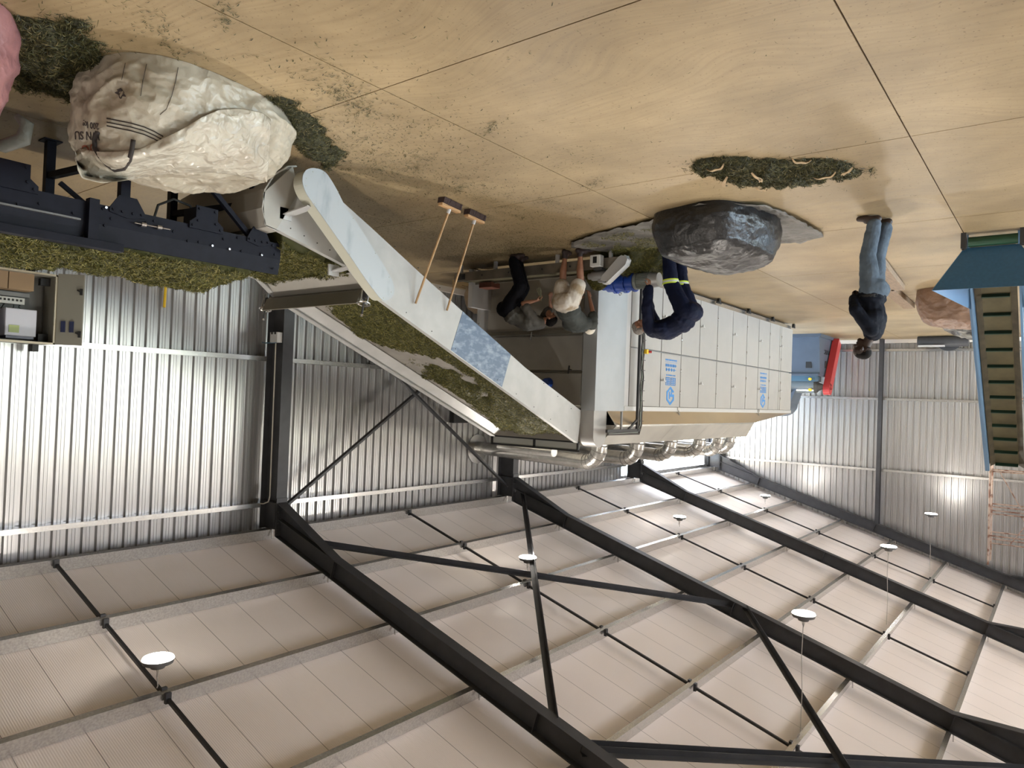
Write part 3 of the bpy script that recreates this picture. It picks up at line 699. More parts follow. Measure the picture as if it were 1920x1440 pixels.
b.f = [(0, 1, 2, 3), (3, 2, 5, 4), (4, 5, 6, 7), (1, 8, 9, 6, 5, 2), (8, 10, 11, 9), (0, 3, 4, 7, 12, 13)]; b.m = [0]*6
b.build('hood_top', M_hoodup, dr)
# exhaust ducts
M_duct = mat('duct_sheet', (.66, .65, .62), .26, .92, .2, 14, detail=3)
def elbow_pts(x, y, z0, zc, dx, dy, R=.34, n=5):
    pts = [(x, y, z0), (x, y, zc-R)]
    for k in range(1, n+1):
        t = (pi/2)*k/n; h = R*(1-cos(t)); pts.append((x+dx*h, y+dy*h, zc-R+R*sin(t)))
    return pts
dd = Vector((3.3, .75, 0)).normalized()
dys = [(11.85, 'nearest, with a round wall flange'), (13.36, 'second of the row'), (14.95, 'third of the row'), (16.55, 'fourth of the row'), (17.75, 'fifth of the row'), (18.95, 'farthest of the row')]
for k, (y, w) in enumerate(dys):
    x0 = 7.0 if k < 5 else 7.15
    e = cub('exhaust_duct', f'galvanised elbow duct on the dryer hood, {w}', 'duct', 'galvanised elbow ducts on the dryer', loc=(x0, y, 3.18))
    L = 3.6 if k < 2 else 3.55
    pts = elbow_pts(x0, y, 2.9 if k == 5 else 3.18, 3.55, dd.x, dd.y)
    b = MB(); b.tube(pts[:2], .148, 22); b.build('vertical_stub', M_duct, e, auto=40)
    b = MB(); b.tube(pts[1:], .15, 22); b.build('elbow', M_duct, e, auto=25)
    b = MB()
    for q, p in enumerate(pts[1:]):
        d = (Vector(pts[min(q+2, len(pts)-1)])-Vector(pts[q])).normalized(); b.cyl(Vector(p)-d*.006, Vector(p)+d*.006, .1535, 22)
    b.build('seam_rings', mat('dark_seam_metal', (.16, .15, .14), .4, .6), e, auto=40)
    p1 = Vector(pts[-1]); x_end = WX-.045
    p2 = p1+dd*((x_end-p1.x)/dd.x)
    b = MB(); b.tube([p1, p2], .145, 22); pm = p1.lerp(p2, .42); b.cyl(pm-dd*.01, pm+dd*.01, .149, 22); b.build('straight_pipe', M_duct, e, auto=40)
    if k == 0:
        b = MB(); pw = p1+dd*((WX-.03-p1.x)/dd.x); b.cyl((WX-.035, pw.y, 3.58), (WX-.02, pw.y, 3.58), .34, 28); b.build('wall_flange', M_galv, e, auto=40)
# slim inner duct and two folded plates behind the conveyor head
b = MB(); b.tube([(8.9, 11.2, 3.33), (8.35, 11.0, 3.33), (7.4, 10.9, 3.33)], .09, 16); tag(b.build('slim_duct', M_duct, auto=40), 'slim galvanised duct lying behind the conveyor head frame', 'duct')
# electrical cable frame
cf = cub('cable_frame', 'black tube frame with bundled cables and a yellow stop box, beside the dryer', 'cable frame', loc=(5.98, 11.4, 0))
MB().box((5.95, 11.33, 0), (5.99, 11.37, 2.86)).build('post', M_blacksteel, cf)
MB().box((5.95, 10.30, 2.83), (5.99, 11.44, 2.88)).build('top_bar', M_blacksteel, cf)
MB().box((5.95, 10.76, 2.53), (5.98, 10.79, 2.83)).build('strut', M_grey, cf)
MB().beam((5.97, 11.02, 2.85), (5.97, 11.36, 2.66), .03, .03, up=(1, 0, 0)).build('diagonal_strut', M_blacksteel, cf)
for k in range(5):
    rg = random.Random(k); pts = []
    for q in range(16): pts.append((5.96+rg.uniform(-.012, .012), 11.42+k*.022+rg.uniform(-.006, .006), .25+q*.167))
    pts += [(5.97, 11.42+k*.022, 2.80), (5.97, 11.36+k*.02, 2.88+k*.012), (5.97, 10.35, 2.895+k*.006)]
    MB().tube(pts, .009, 6).build('cable', [M_rubber, mat('grey_cable', (.22, .25, .22), .5), M_rubber, mat('brown_cable', (.06, .04, .03), .5), M_rubber][k], cf)
b = MB()
for q in range(14): b.box((5.935, 11.40, .35+q*.18), (5.945, 11.53, .36+q*.18))
b.build('cable_ties', M_blacksteel, cf)
sb = MB().box((5.88, 11.46, 1.42), (5.94, 11.54, 1.50)); sb = sb.build('stop_box', M_yellow, cf, bevel=.006)
kn = MB().cyl((5.88, 11.53, 1.46), (5.84, 11.56, 1.46), .022, 12).build('stop_button', M_red); kn.parent = sb
# ------------------------------------------------------------------ people
def blob(mb, p0, p1, r0, r1, side=None, k=1.0, n=14, rings=4):
    """tapered capsule; cross-section stretched by k along side"""
    p0 = Vector(p0); p1 = Vector(p1); d = p1-p0; L = d.length; d = d.normalized() if L > 1e-6 else Vector((0, 0, 1))
    s = Vector(side) if side is not None else (Vector((0, 1, 0)) if abs(d.y) < .9 else Vector((1, 0, 0)))
    s = (s-d*s.dot(d)).normalized(); t = d.cross(s)
    secs = []
    for q in range(rings+1):
        a = -pi/2+(pi/2)*q/rings; secs.append((p0+d*sin(a)*r0, r0*cos(a)))
    for q in range(rings+1):
        a = (pi/2)*q/rings; secs.append((p1+d*sin(a)*r1, r1*cos(a)))
    i = len(mb.v)
    for c, r in secs:
        r = max(r, 1e-4)
        for j in range(n):
            a = 2*pi*j/n; mb.v.append(tuple(c+s*cos(a)*r*k+t*sin(a)*r))
    for q in range(len(secs)-1):
        for j in range(n):
            a = i+q*n+j; b = i+q*n+(j+1) % n; mb.f.append((a, b, b+n, a+n)); mb.m.append(mb.cm)
    mb.f.append(tuple(i+j for j in range(n-1, -1, -1))); mb.m.append(0)
    q = i+(len(secs)-1)*n; mb.f.append(tuple(q+j for j in range(n))); mb.m.append(0)
def chain(mb, pts, rs, side=None, k=1.0):
    for a, b, ra, rb in zip(pts, pts[1:], rs, rs[1:]): blob(mb, a, b, ra, rb, side, k)
def bake(mb, name, m, parent, vox, wr=0.0, ws=9.0, smooth=2, seed=0):
    o = mb.build(name+'_tmp', m)
    rm = o.modifiers.new('r', 'REMESH'); rm.mode = 'VOXEL'; rm.voxel_size = vox
    sm = o.modifiers.new('s', 'SMOOTH'); sm.factor = .5; sm.iterations = smooth
    dg = bpy.context.evaluated_depsgraph_get()
    me = bpy.data.meshes.new_from_object(o.evaluated_get(dg)); me.name = name
    bpy.data.objects.remove(o)
    if wr > 0:
        co = np.empty(len(me.vertices)*3, 'f'); me.vertices.foreach_get('co', co)
        no = np.empty(len(me.vertices)*3, 'f'); me.vertices.foreach_get('normal', no)
        co = co.reshape(-1, 3); no = no.reshape(-1, 3)
        d = np.array([noise.turbulence(Vector(c)*ws+Vector((seed, 0, 0)), 3, True)-.5 for c in co.tolist()], 'f')
        co += no*(d*wr)[:, None]; me.vertices.foreach_set('co', co.ravel())
    me.materials.clear(); me.materials.append(m)
    me.polygons.foreach_set('use_smooth', [True]*len(me.polygons)); me.update()
    o = bpy.data.objects.new(name, me); COL.objects.link(o)
    if parent: o.parent = parent; o.matrix_parent_inverse = Matrix.Translation(-Vector(parent.location))
    return o
def headmesh(mb0, c, fwd, up):
    f = Vector(fwd).normalized(); u = Vector(up); u = (u-f*u.dot(f)).normalized(); s = u.cross(f); c = Vector(c); mb = MB()
    P = lambda a, b, z: c+f*a+s*b+u*z
    blob(mb, P(-.02, 0, .03), P(.012, 0, .03), .083, .080, s, .93)
    blob(mb, P(.015, 0, -.01), P(.03, 0, -.06), .066, .05, s, .92)       # face and jaw
    blob(mb, P(.060, 0, -.085), P(.056, 0, -.09), .024, .022, s, 1.1)      # chin
    blob(mb, P(.074, 0, .015), P(.089, 0, -.020), .011, .014, s, .9)     # nose
    blob(mb, P(.073, -.018, -.052), P(.073, .018, -.052), .010, .010)      # lips
    blob(mb, P(.070, -.033, .028), P(.070, .033, .028), .013, .013)      # brow
    for q in (-1, 1):
        blob(mb, P(-.005, q*.078, .012), P(-.008, q*.084, -.018), .014, .010, f, 1.2)   # ears
        blob(mb, P(.06, q*.038, -.02), P(.055, q*.036, -.03), .022, .018)               # cheeks
    i = len(mb0.v); mb0.v += [tuple(c+(Vector(v)-c)*1.08) for v in mb.v]; mb0.f += [tuple(k+i for k in q) for q in mb.f]; mb0.m += mb.m
    return (lambda a, b, z: c+(f*a+s*b+u*z)*1.08), f, s, u
def hand(mb, wrist, d, nrm, thumb, curl=.5, L=1.0, spread=.004):
    """palm plus five separate fingers; d along the hand, nrm out of the palm, thumb = side of the thumb"""
    w = Vector(wrist); d = Vector(d).normalized(); n = Vector(nrm); n = (n-d*n.dot(d)).normalized(); t = Vector(thumb); t = (t-d*t.dot(d)-n*t.dot(n)).normalized()
    for q in (-.026, -.009, .009, .026): blob(mb, w+t*q*.6, w+d*.085*L+t*q*1.12, .014, .012)
    lens = [.072, .080, .074, .058]
    for i, q in enumerate((.030, .010, -.010, -.030)):
        base = w+d*.088*L+t*q*1.1; dd = (d+t*q*1.5).normalized(); a = curl
        p = base; segs = [.45, .3, .25]; r = .0092
        for k, sg in enumerate(segs):
            ang = a*(k+.5); v = dd*cos(ang)+n*sin(ang); e = p+v*lens[i]*sg*L
            blob(mb, p, e, r, r*.92, n=8, rings=3); p = e; r *= .92
    p = w+d*.025*L+t*.028; v = (d*.55+t*.75+n*.3).normalized(); e = p+v*.038*L; blob(mb, p, e, .012, .0105, n=8, rings=3)
    v = (d*.85+t*.25+n*.45).normalized(); blob(mb, e, e+v*.034*L, .0105, .009, n=8, rings=3)
def shoe(mb, ankle, toe):
    a = Vector(ankle); t = Vector(toe); d = (t-a); d.z = 0; d = d.normalized(); s = Vector((-d.y, d.x, 0))
    blob(mb, a+d*-.035+Vector((0, 0, -.042)), a+d*.08+Vector((0, 0, -.036)), .045, .049, s, .92)
    blob(mb, a+d*.08+Vector((0, 0, -.05)), a+d*.17+Vector((0, 0, -.055)), .042, .032, s, 1.15)
    blob(mb, a+Vector((0, 0, -.02)), a+Vector((0, 0, .03)), .046, .045)
def person(nm, label, J, skin, fwd_hips, shirt, trousers, shoes, hair, hairmode='short', head_f=None, head_u=None, sleeve='short', legs='long', hands=None, cloth=1.7, extra=None, thick=1.0):
    e = cub('person', label, 'person', loc=(J['ankR'][0], J['ankR'][1], 0))
    V = {k: Vector(v) for k, v in J.items()}
    sd = (V['hipR']-V['hipL']).normalized(); ss = (V['shR']-V['shL']).normalized()
    hipc = (V['hipR']+V['hipL'])/2; shc = (V['shR']+V['shL'])/2
    b = MB()
    for q in 'LR':
        chain(b, [V['hip'+q], V['hip'+q].lerp(V['kn'+q], .5), V['kn'+q]], [.082, .072, .055])
        kd = V['kn'+q]; an = V['ank'+q]; back = Vector(fwd_hips)*-.012
        chain(b, [kd, kd.lerp(an, .35)+back, kd.lerp(an, .75), an], [.054, .056, .040, .034])
        blob(b, an, an+Vector(fwd_hips)*.10+Vector((0, 0, -.045)), .034, .028)
        chain(b, [V['sh'+q], V['el'+q]], [.050, .038]); chain(b, [V['el'+q], V['el'+q].lerp(V['wr'+q], .4), V['wr'+q]], [.038, .036, .025])
        hd = hands[q]; hand(b, V['wr'+q], hd[0], hd[1], hd[2], hd[3])
    blob(b, hipc, V['waist'], .115, .105, sd, 1.3); blob(b, V['waist'], V['chest'], .10, .12, ss, 1.35); blob(b, V['chest'], shc, .12, .085, ss, 1.6)
    blob(b, shc, V['neck'], .08, .058); blob(b, V['neck'], V['head']-Vector(head_f)*.02, .056, .052)
    P, f, s, u = headmesh(b, V['head'], head_f, head_u)
    body = bake(b, 'body', skin, e, .0065, smooth=2)
    eyes = MB()
    for q in (-1, 1):
        eb = MB(); blob(eb, P(.0725, q*.031, .010), P(.073, q*.031, .010), .0115, .0115, n=10); o = eb.build('eye', mat('eye_dark', (.05, .03, .02), .2), e, smooth=True)
    # hair
    hb = MB()
    if hairmode == 'short':
        blob(hb, P(-.028, 0, .040), P(.008, 0, .048), .095, .088, s, .95); blob(hb, P(-.05, 0, 0), P(-.045, 0, -.03), .052, .045, s, 1.3)
        bake(hb, 'hair', hair, e, .009, .012, 60)
    elif hairmode == 'shaved':
        blob(hb, P(-.026, 0, .036), P(.004, 0, .040), .088, .083, s, .95); blob(hb, P(-.045, 0, 0), P(-.04, 0, -.02), .048, .042, s, 1.3)
        bake(hb, 'hair', hair, e, .009, .002, 60)
    elif hairmode == 'cap':
        blob(hb, P(-.025, 0, .048), P(.008, 0, .052), .097, .092, s, .96); blob(hb, P(.07, 0, .045), P(.12, 0, .04), .03, .02, s, 2.2)
        bake(hb, 'cap', hair, e, .009)
    # clothes
    c = MB(); g = .014*cloth
    blob(c, V['waist']+(hipc-V['waist'])*.12, V['waist'], .142+g, .128+g, sd, 1.24)
    blob(c, V['waist'], V['chest'], .112+g, .130+g, ss, 1.32); blob(c, V['chest'], shc, .130+g, .092+g, ss, 1.62); blob(c, shc, shc.lerp(V['neck'], .5), .09+g*.5, .062+g*.5)
    for q in 'LR':
        end = V['el'+q].lerp(V['sh'+q], .25) if sleeve == 'short' else V['el'+q]
        chain(c, [V['sh'+q], end], [.062+g, .054+g])
        if sleeve == 'long': chain(c, [V['el'+q], V['wr'+q]+(V['el'+q]-V['wr'+q])*.08], [.050+g, .034+g])
    bake(c, 'shirt' if shirt is not trousers else 'overall_jacket', shirt, e, .012, .016, 8, 2, seed=3)
    c = MB(); g = .016*cloth
    blob(c, hipc+(V['waist']-hipc)*.1, V['waist']+(hipc-V['waist'])*.30, .122+g, .112+g, sd, 1.30)
    seat = hipc-Vector(fwd_hips)*.05; blob(c, seat+sd*.06, seat-sd*.06, .105+g, .105+g)
    for q in 'LR':
        if legs == 'long':
            chain(c, [V['hip'+q], V['hip'+q].lerp(V['kn'+q], .5), V['kn'+q]], [.094+g, .084+g, .064+g*1.2]); chain(c, [V['kn'+q], V['ank'+q]+Vector((0, 0, .03))], [.062+g*1.2, .05+g*1.2])
        else:
            chain(c, [V['hip'+q], V['hip'+q].lerp(V['kn'+q], .72)], [.096+g, .088+g])
    bake(c, 'trousers' if legs == 'long' else 'shorts', trousers, e, .012, .014, 7, 2, seed=7)
    for q in 'LR':
        c = MB(); shoe(c, V['ank'+q], V['toe'+q]); bake(c, 'shoe', shoes, e, .009)
    if extra: extra(e, V, P)
    return e
M_jeans = mat('washed_jeans', (.115, .15, .19), .75, 0, .35, 7, bump=.3, bscale=40, spec=.12)
M_blackshirt = mat('black_navy_shirt', (.006, .008, .015), .7, bump=.25, bscale=14, spec=.12)
M_greyshirt = mat('grey_green_shirt', (.075, .082, .078), .8, 0, .15, 8, bump=.4, bscale=10, spec=.12)
M_greyshirt2 = mat('grey_brown_shirt', (.115, .11, .10), .8, 0, .2, 8, bump=.5, bscale=9, spec=.12)
M_blacktr = mat('black_trousers', (.004, .004, .006), .75, bump=.3, bscale=10, spec=.12)
M_shorts = mat('dirty_white_shorts', (.60, .55, .48), .8, 0, 0, 5.5, col2=(.36, .28, .19), bump=.3, bscale=12, nlo=.38, nhi=.52, spec=.12)
M_over = mat('navy_overall', (.006, .009, .027), .65, 0, .3, 6, bump=.5, bscale=9, spec=.12)
M_brownshoe = mat('brown_shoe', (.045, .028, .022), .5, 0, .3, 20)
M_bootdark = mat('dark_work_boot', (.03, .018, .018), .55)
M_greyhair = mat('grey_hair', (.30, .28, .26), .8, 0, .4, 60, spec=.12); M_darkhair = mat('black_hair', (.008, .007, .007), .7, spec=.12); M_capm = mat('off_white_cap', (.6, .55, .45), .7)
# standing man, seen from his right side
def exD(e, V, P):
    b = MB(); blob(b, (1.905, 9.54-.0, .985), (1.906, 9.54, .985), .147, .147, (0, 1, 0), 1.24); b2 = MB()
    pts = [Vector((1.905+.150*cos(2*pi*k/28), 9.54+.188*sin(2*pi*k/28), .985+.010*cos(2*pi*k/28))) for k in range(29)]
    for a, c in zip(pts, pts[1:]): b2.beam(a, c+(c-a)*.1, .012, .038)
    b2.build('belt', M_rubber, e)
person('D', 'dark-skinned man standing side-on in black jacket and pale jeans, hands held before his belt',
       dict(ankR=(1.87, 9.43, .09), ankL=(1.79, 9.66, .09), toeR=(2.1, 9.40, 0), toeL=(2.02, 9.70, 0), knR=(1.935, 9.44, .48), knL=(1.87, 9.64, .48), hipR=(1.90, 9.45, .88), hipL=(1.89, 9.63, .88),
            waist=(1.905, 9.54, 1.03), chest=(1.875, 9.54, 1.24), shR=(1.86, 9.36, 1.395), shL=(1.88, 9.72, 1.395), neck=(1.915, 9.54, 1.485), head=(1.985, 9.54, 1.605),
            elR=(2.02, 9.28, 1.155), elL=(1.99, 9.80, 1.15), wrR=(2.085, 9.44, .985), wrL=(2.08, 9.66, .985)),
       M_skin2, (1, 0, 0), M_blackshirt, M_jeans, M_brownshoe, M_darkhair, hairmode='shaved', head_f=(1, -.05, -.28), head_u=(.28, 0, 1), sleeve='long', extra=exD,
       hands={'R': ((.15, .9, -.55), (-.9, .1, -.3), (0, .2, 1), .7), 'L': ((.15, -.9, -.55), (-.9, -.1, -.3), (0, -.2, 1), .7)})
# man in shorts, back turned, bending over the discharge rail
person('A', 'man in dirty white shorts and grey shirt bending over, back turned to the camera',
       dict(ankR=(6.28, 9.36, .09), ankL=(6.00, 9.36, .09), toeR=(6.31, 9.6, 0), toeL=(5.86, 9.50, 0), knR=(6.32, 9.38, .48), knL=(5.99, 9.38, .50), hipR=(6.33, 9.33, .84), hipL=(6.11, 9.33, .84),
            waist=(6.23, 9.46, .985), chest=(6.25, 9.72, 1.13), shR=(6.50, 9.86, 1.14), shL=(6.05, 9.86, 1.14), neck=(6.28, 9.98, 1.12), head=(6.25, 10.09, 1.13),
            elR=(6.50, 10.02, .93), elL=(6.06, 9.90, .96), wrR=(6.40, 10.02, .70), wrL=(6.14, 9.90, .70)),
       M_skin, (0, 1, 0), M_greyshirt, M_shorts, M_bootdark, M_capm, hairmode='cap', head_f=(0, .5, -.85), head_u=(0, .85, .5), sleeve='short', legs='short', cloth=2.3,
       hands={'R': ((-.2, .1, -.95), (-.9, .2, 0), (.1, 1, 0), .6), 'L': ((.2, .1, -.95), (.9, .2, 0), (-.1, 1, 0), .6)})
# man in black trousers, bending, left side to the camera
person('B', 'man in black trousers and grey shirt bending forward behind the man in shorts',
       dict(ankL=(7.22, 9.26, .09), ankR=(7.30, 9.47, .09), toeL=(6.95, 9.30, 0), toeR=(7.05, 9.5, 0), knL=(7.07, 9.27, .54), knR=(7.16, 9.47, .54), hipL=(7.37, 9.30, .89), hipR=(7.44, 9.48, .89),
            waist=(7.32, 9.46, 1.0), chest=(7.12, 9.58, 1.09), shL=(6.93, 9.52, 1.10), shR=(7.07, 9.86, 1.10), neck=(6.93, 9.74, 1.07), head=(6.85, 9.82, 1.01),
            elL=(7.03, 9.30, .82), elR=(6.95, 9.98, .80), wrL=(6.93, 9.50, .76), wrR=(6.84, 9.80, .70)),
       M_skin, (-1, .2, 0), M_greyshirt2, M_blacktr, M_bootdark, M_darkhair, head_f=(-.65, .3, -.7), head_u=(-.7, .3, .7), sleeve='short', cloth=2.2,
       hands={'L': ((-.5, .7, -.3), (0, .5, -.9), (-.5, -.2, .6), .7), 'R': ((-.5, -.6, -.4), (0, -.5, -.9), (-.5, .2, .6), .7)})
# man in navy overalls
def exC(e, V, P):
    M_band = mat('lime_reflective_band', (.62, .78, .06), .5); M_sil = mat('silver_reflective_band', (.55, .58, .58), .35)
    for q in 'LR':
        c = V['kn'+q].lerp(V['ank'+q], .04); d = (V['kn'+q]-V['ank'+q]).normalized()
        b = MB(); b.cyl(c-d*.034, c+d*.034, .119, 26, .124); o = b.build('knee_band', M_band, e, auto=40)
        b = MB(); b.cyl(c-d*.012, c+d*.012, .1245, 26); o2 = b.build('silver_stripe', M_sil, None, auto=40); o2.parent = o; o2.matrix_parent_inverse = o.matrix_parent_inverse.copy() if False else Matrix()
person('C', 'grey-haired man in navy overalls with lime knee bands bending down to reach the leaf',
       dict(ankR=(4.78, 9.92, .09), ankL=(4.74, 10.22, .09), toeR=(5.02, 9.9, 0), toeL=(4.98, 10.22, 0), knR=(4.74, 9.93, .555), knL=(4.70, 10.20, .555), hipR=(4.52, 9.96, .98), hipL=(4.49, 10.16, .98),
            waist=(4.60, 10.06, 1.13), chest=(4.84, 10.05, 1.235), shR=(5.03, 9.86, 1.235), shL=(5.06, 10.24, 1.235), neck=(5.17, 10.03, 1.22), head=(5.27, 10.02, 1.175),
            elR=(5.03, 9.76, .93), elL=(5.22, 10.22, .93), wrR=(5.01, 9.76, .62), wrL=(5.22, 10.10, .62)),
       M_skin, (1, 0, 0), M_over, M_over, M_bootdark, M_greyhair, head_f=(.35, -.1, -.92), head_u=(.92, 0, .35), sleeve='long', cloth=2.8, extra=exC,
       hands={'R': ((0, .05, -1), (.9, .1, 0), (.1, -1, 0), .8), 'L': ((0, .05, -1), (.9, -.1, 0), (.1, 1, 0), .8)})
# ------------------------------------------------------------------ chopped leaf
def leaf_mat(name, stops):
    m = bpy.data.materials.new(name); m.use_nodes = True; n = m.node_tree.nodes; l = m.node_tree.links; b = n['Principled BSDF']
    at = n.new('ShaderNodeAttribute'); at.attribute_name = 'tone'
    cr = n.new('ShaderNodeValToRGB'); e = cr.color_ramp.elements
    e[0].position = 0; e[0].color = (*stops[0], 1); e[1].position = 1; e[1].color = (*stops[-1], 1)
    for k, s in enumerate(stops[1:-1]): q = e.new((k+1)/(len(stops)-1)); q.color = (*s, 1)
    l.new(at.outputs['Fac'], cr.inputs[0]); l.new(cr.outputs[0], b.inputs['Base Color']); b.inputs['Roughness'].default_value = .6
    return m
M_leaf = leaf_mat('chopped_leaf', [(.022, .024, .005), (.070, .070, .013), (.145, .135, .027), (.24, .21, .05), (.40, .34, .13)])
M_leafd = leaf_mat('dark_chopped_leaf', [(.014, .015, .006), (.040, .043, .014), (.085, .082, .025), (.15, .13, .045), (.34, .27, .13)])
def blades(P, N, rng, L=(.02, .05), Wd=(.003, .006), tilt=.9, lift=.5):
    """flat little blades at points P lying about normals N; returns verts, faces arrays"""
    n = len(P); d = rng.normal(size=(n, 3)); d -= N*(d*N).sum(1)[:, None]*(1-lift*rng.random(n))[:, None]
    d /= np.linalg.norm(d, axis=1)[:, None]+1e-9
    a = rng.normal(size=(n, 3)); s = np.cross(d, a*tilt+N); s /= np.linalg.norm(s, axis=1)[:, None]+1e-9
    ln = rng.uniform(L[0], L[1], n)[:, None]/2; w = rng.uniform(Wd[0], Wd[1], n)[:, None]/2
    up = N*(ln*.25)
    V = np.stack([P-d*ln-s*w*.5, P-d*ln+s*w*.5, P+s*w+up, P-s*w+up, P+d*ln+s*w*.3, P+d*ln-s*w*.3], 1).reshape(-1, 3)
    i = np.arange(n)[:, None]*6
    Fq = np.concatenate([i+np.array([[0, 1, 2, 3]]), i+np.array([[3, 2, 4, 5]])], 1).reshape(-1, 4)
    return V, Fq
def leaf_object(name, P, N, label, rng, m, base=None, **k):
    V, Fq = blades(P, N, rng, **k); n = len(P)
    tone = np.repeat(np.clip(rng.beta(1.15, 1.9, n), 0, 1), 2)
    nb = 0
    if base is not None:
        bv, bf = base; Fq = np.concatenate([bf, Fq+len(bv)]); V = np.concatenate([bv, V]); tone = np.concatenate([np.full(len(bf), .12), tone])
    me = bpy.data.meshes.new(name); me.vertices.add(len(V)); me.vertices.foreach_set('co', V.astype('f').ravel())
    me.loops.add(len(Fq)*4); me.loops.foreach_set('vertex_index', Fq.astype('i').ravel())
    me.polygons.add(len(Fq)); me.polygons.foreach_set('loop_start', np.arange(len(Fq), dtype='i')*4)
    me.update(calc_edges=True); at = me.attributes.new('tone', 'FLOAT', 'FACE'); at.data.foreach_set('value', tone.astype('f'))
    me.materials.append(m); me.validate()
    o = bpy.data.objects.new(name, me); COL.objects.link(o)
    return tag(o, label, 'chopped leaf', kind='stuff')
def nz(x, y, s, seed=0): return noise.noise(Vector((x*s+seed, y*s-seed, seed*.37)))
def fld(x, y, s, seed=0): return noise.fractal(Vector((x*s+seed, y*s-seed, seed*.37)), 1.0, 2.0, 4)
def height_pile(name, hf, x0, x1, y0, y1, step, density, label, m, seed, grid=True, **k):
    """hf(x,y) -> (ground z, pile height); blades where height > 0"""
    rng = np.random.default_rng(seed); n = int((x1-x0)*(y1-y0)*density)
    xs = rng.uniform(x0, x1, n); ys = rng.uniform(y0, y1, n); P = []; N = []
    for x, y in zip(xs.tolist(), ys.tolist()):
        g, h = hf(x, y)
        if h <= 0:
            if h <= -1 or rng.random() > .35*math.exp(h*7): continue
            P.append((x, y, g+rng.uniform(.002, .01))); N.append((0, 0, 1)); continue
        e = .03; gx = sum(hf(x+e, y)) - (g+h); gy = sum(hf(x, y+e)) - (g+h)
        nn = Vector((-gx/e, -gy/e, 1)); 
        if nn.length > 4: nn = Vector((nn.x*.3, nn.y*.3, 1))
        nn.normalize(); P.append((x, y, g+h+rng.uniform(-.008, .012))); N.append(nn[:])
    base = None
    if grid:
        nx = int((x1-x0)/step)+1; ny = int((y1-y0)/step)+1; bv = []
        for i in range(nx):
            for j in range(ny):
                x = x0+i*step; y = y0+j*step; g, h = hf(x, y); bv.append((x, y, g+(h-.006 if h > 0 else -.03)))
        bf = []
        for i in range(nx-1):
            for j in range(ny-1):
                a = i*ny+j; q = (a, a+ny, a+ny+1, a+1)
                if any(bv[v][2] > hf(bv[v][0], bv[v][1])[0]-.02 for v in q): bf.append(q)
        if bf: base = (np.array(bv), np.array(bf))
    return leaf_object(name, np.array(P), np.array(N), label, rng, m, base, **k)
# on the white conveyor
def hf_white(x, y):
    g = zt_lc(y)-.15
    if not (6.5 < x < 8.12 and 4.4 < y < 10.1): return g, -1
    h = .055+.07*fld(x, y, 1.3, 5)
    if y < 5.3: h = .17+.12*min(1, (5.3-y))+.05*fld(x, y, 2, 3)
    # bare patches and streaks near the far side, and a bald band further up
    far = (x-7.62)/.6; far = far-.55*max(0, (y-9.0)) if y > 9 else far
    if y > 5.5: h -= max(0, far)*.13*(1+.6*nz(x, y, 2.2, 9))
    w = .25*fld(x, y, 2.5, 12)
    band = math.exp(-((x-(7.05+.16*(y-7.4)+w*.5))/.09)**2)*max(0, 1-abs(y-8.3)/1.1); h -= band*.16*(.8+1.5*fld(x, y, 4, 2))
    band2 = math.exp(-((y-(7.35+.35*(7.9-x)+w))/.22)**2)*min(1, max(0, (x-7.1)*3)); h -= band2*.15*(1+fld(x, y, 3, 6))
    h += .02*fld(x, y, 6, 3)
    h += .022*fld(x, y, 11, 4)
    return g, (h if h > 0 else max(-.99, h*14))
o1 = height_pile('leaf_bed', hf_white, 6.46, 8.18, 4.36, 10.12, .035, 12500, 'green chopped leaf lying thick on the white inclined conveyor', M_leaf, 1, L=(.018, .045), Wd=(.0035, .007))
def hf_black(x, y):
    g = .985
    if not (6.64 < x < 8.24 and 1.0 < y < 4.42): return g, -1
    h = .20+.05*fld(x, y, 2.2, 7)+.10*math.exp(-((x-7.4)/.6)**2); h -= .25*max(0, (x-7.75))/.5
    if y > 4.1: h *= max(.3, (4.5-y)/.4)
    h += .03*fld(x, y, 10, 8)
    return g, h
height_pile('leaf_bed', hf_black, 6.63, 8.24, 1.0, 4.42, .05, 9000, 'green chopped leaf heaped along the black feed conveyor', M_leaf, 2, L=(.035, .09), Wd=(.004, .008), lift=1.1)
# falling edge of leaf between the two conveyors
def hf_spill(x, y):
    g = .62; h = .30*math.exp(-((y-4.62)/.28)**2)*(1 if 6.5 < x < 8.15 else 0)+.03*fld(x, y, 3, 1)
    return g, (h if 4.42 < y < 5.0 and h > .03 else -1)
height_pile('leaf_heap', hf_spill, 6.5, 8.15, 4.42, 5.0, .04, 11000, 'green leaf tumbling from the black conveyor onto the white conveyor tail', M_leaf, 3, L=(.03, .06), Wd=(.004, .006), lift=1.0)
# piles on the floor
def ell(x, y, cx, cy, rx, ry, a=0):
    dx, dy = x-cx, y-cy; c, s = cos(a), sin(a); u = (dx*c+dy*s)/rx; v = (-dx*s+dy*c)/ry; return u*u+v*v
def mound(cx, cy, rx, ry, a, hh, seed, ns=3.0):
    def f(x, y):
        q = ell(x, y, cx, cy, rx, ry, a)+.75*fld(x, y, ns, seed)
        return 0.0, (hh*(1-q)**.7*(1+.35*fld(x, y, 11, seed)) if q < 1 else max(-.99, 1-q))
    return f
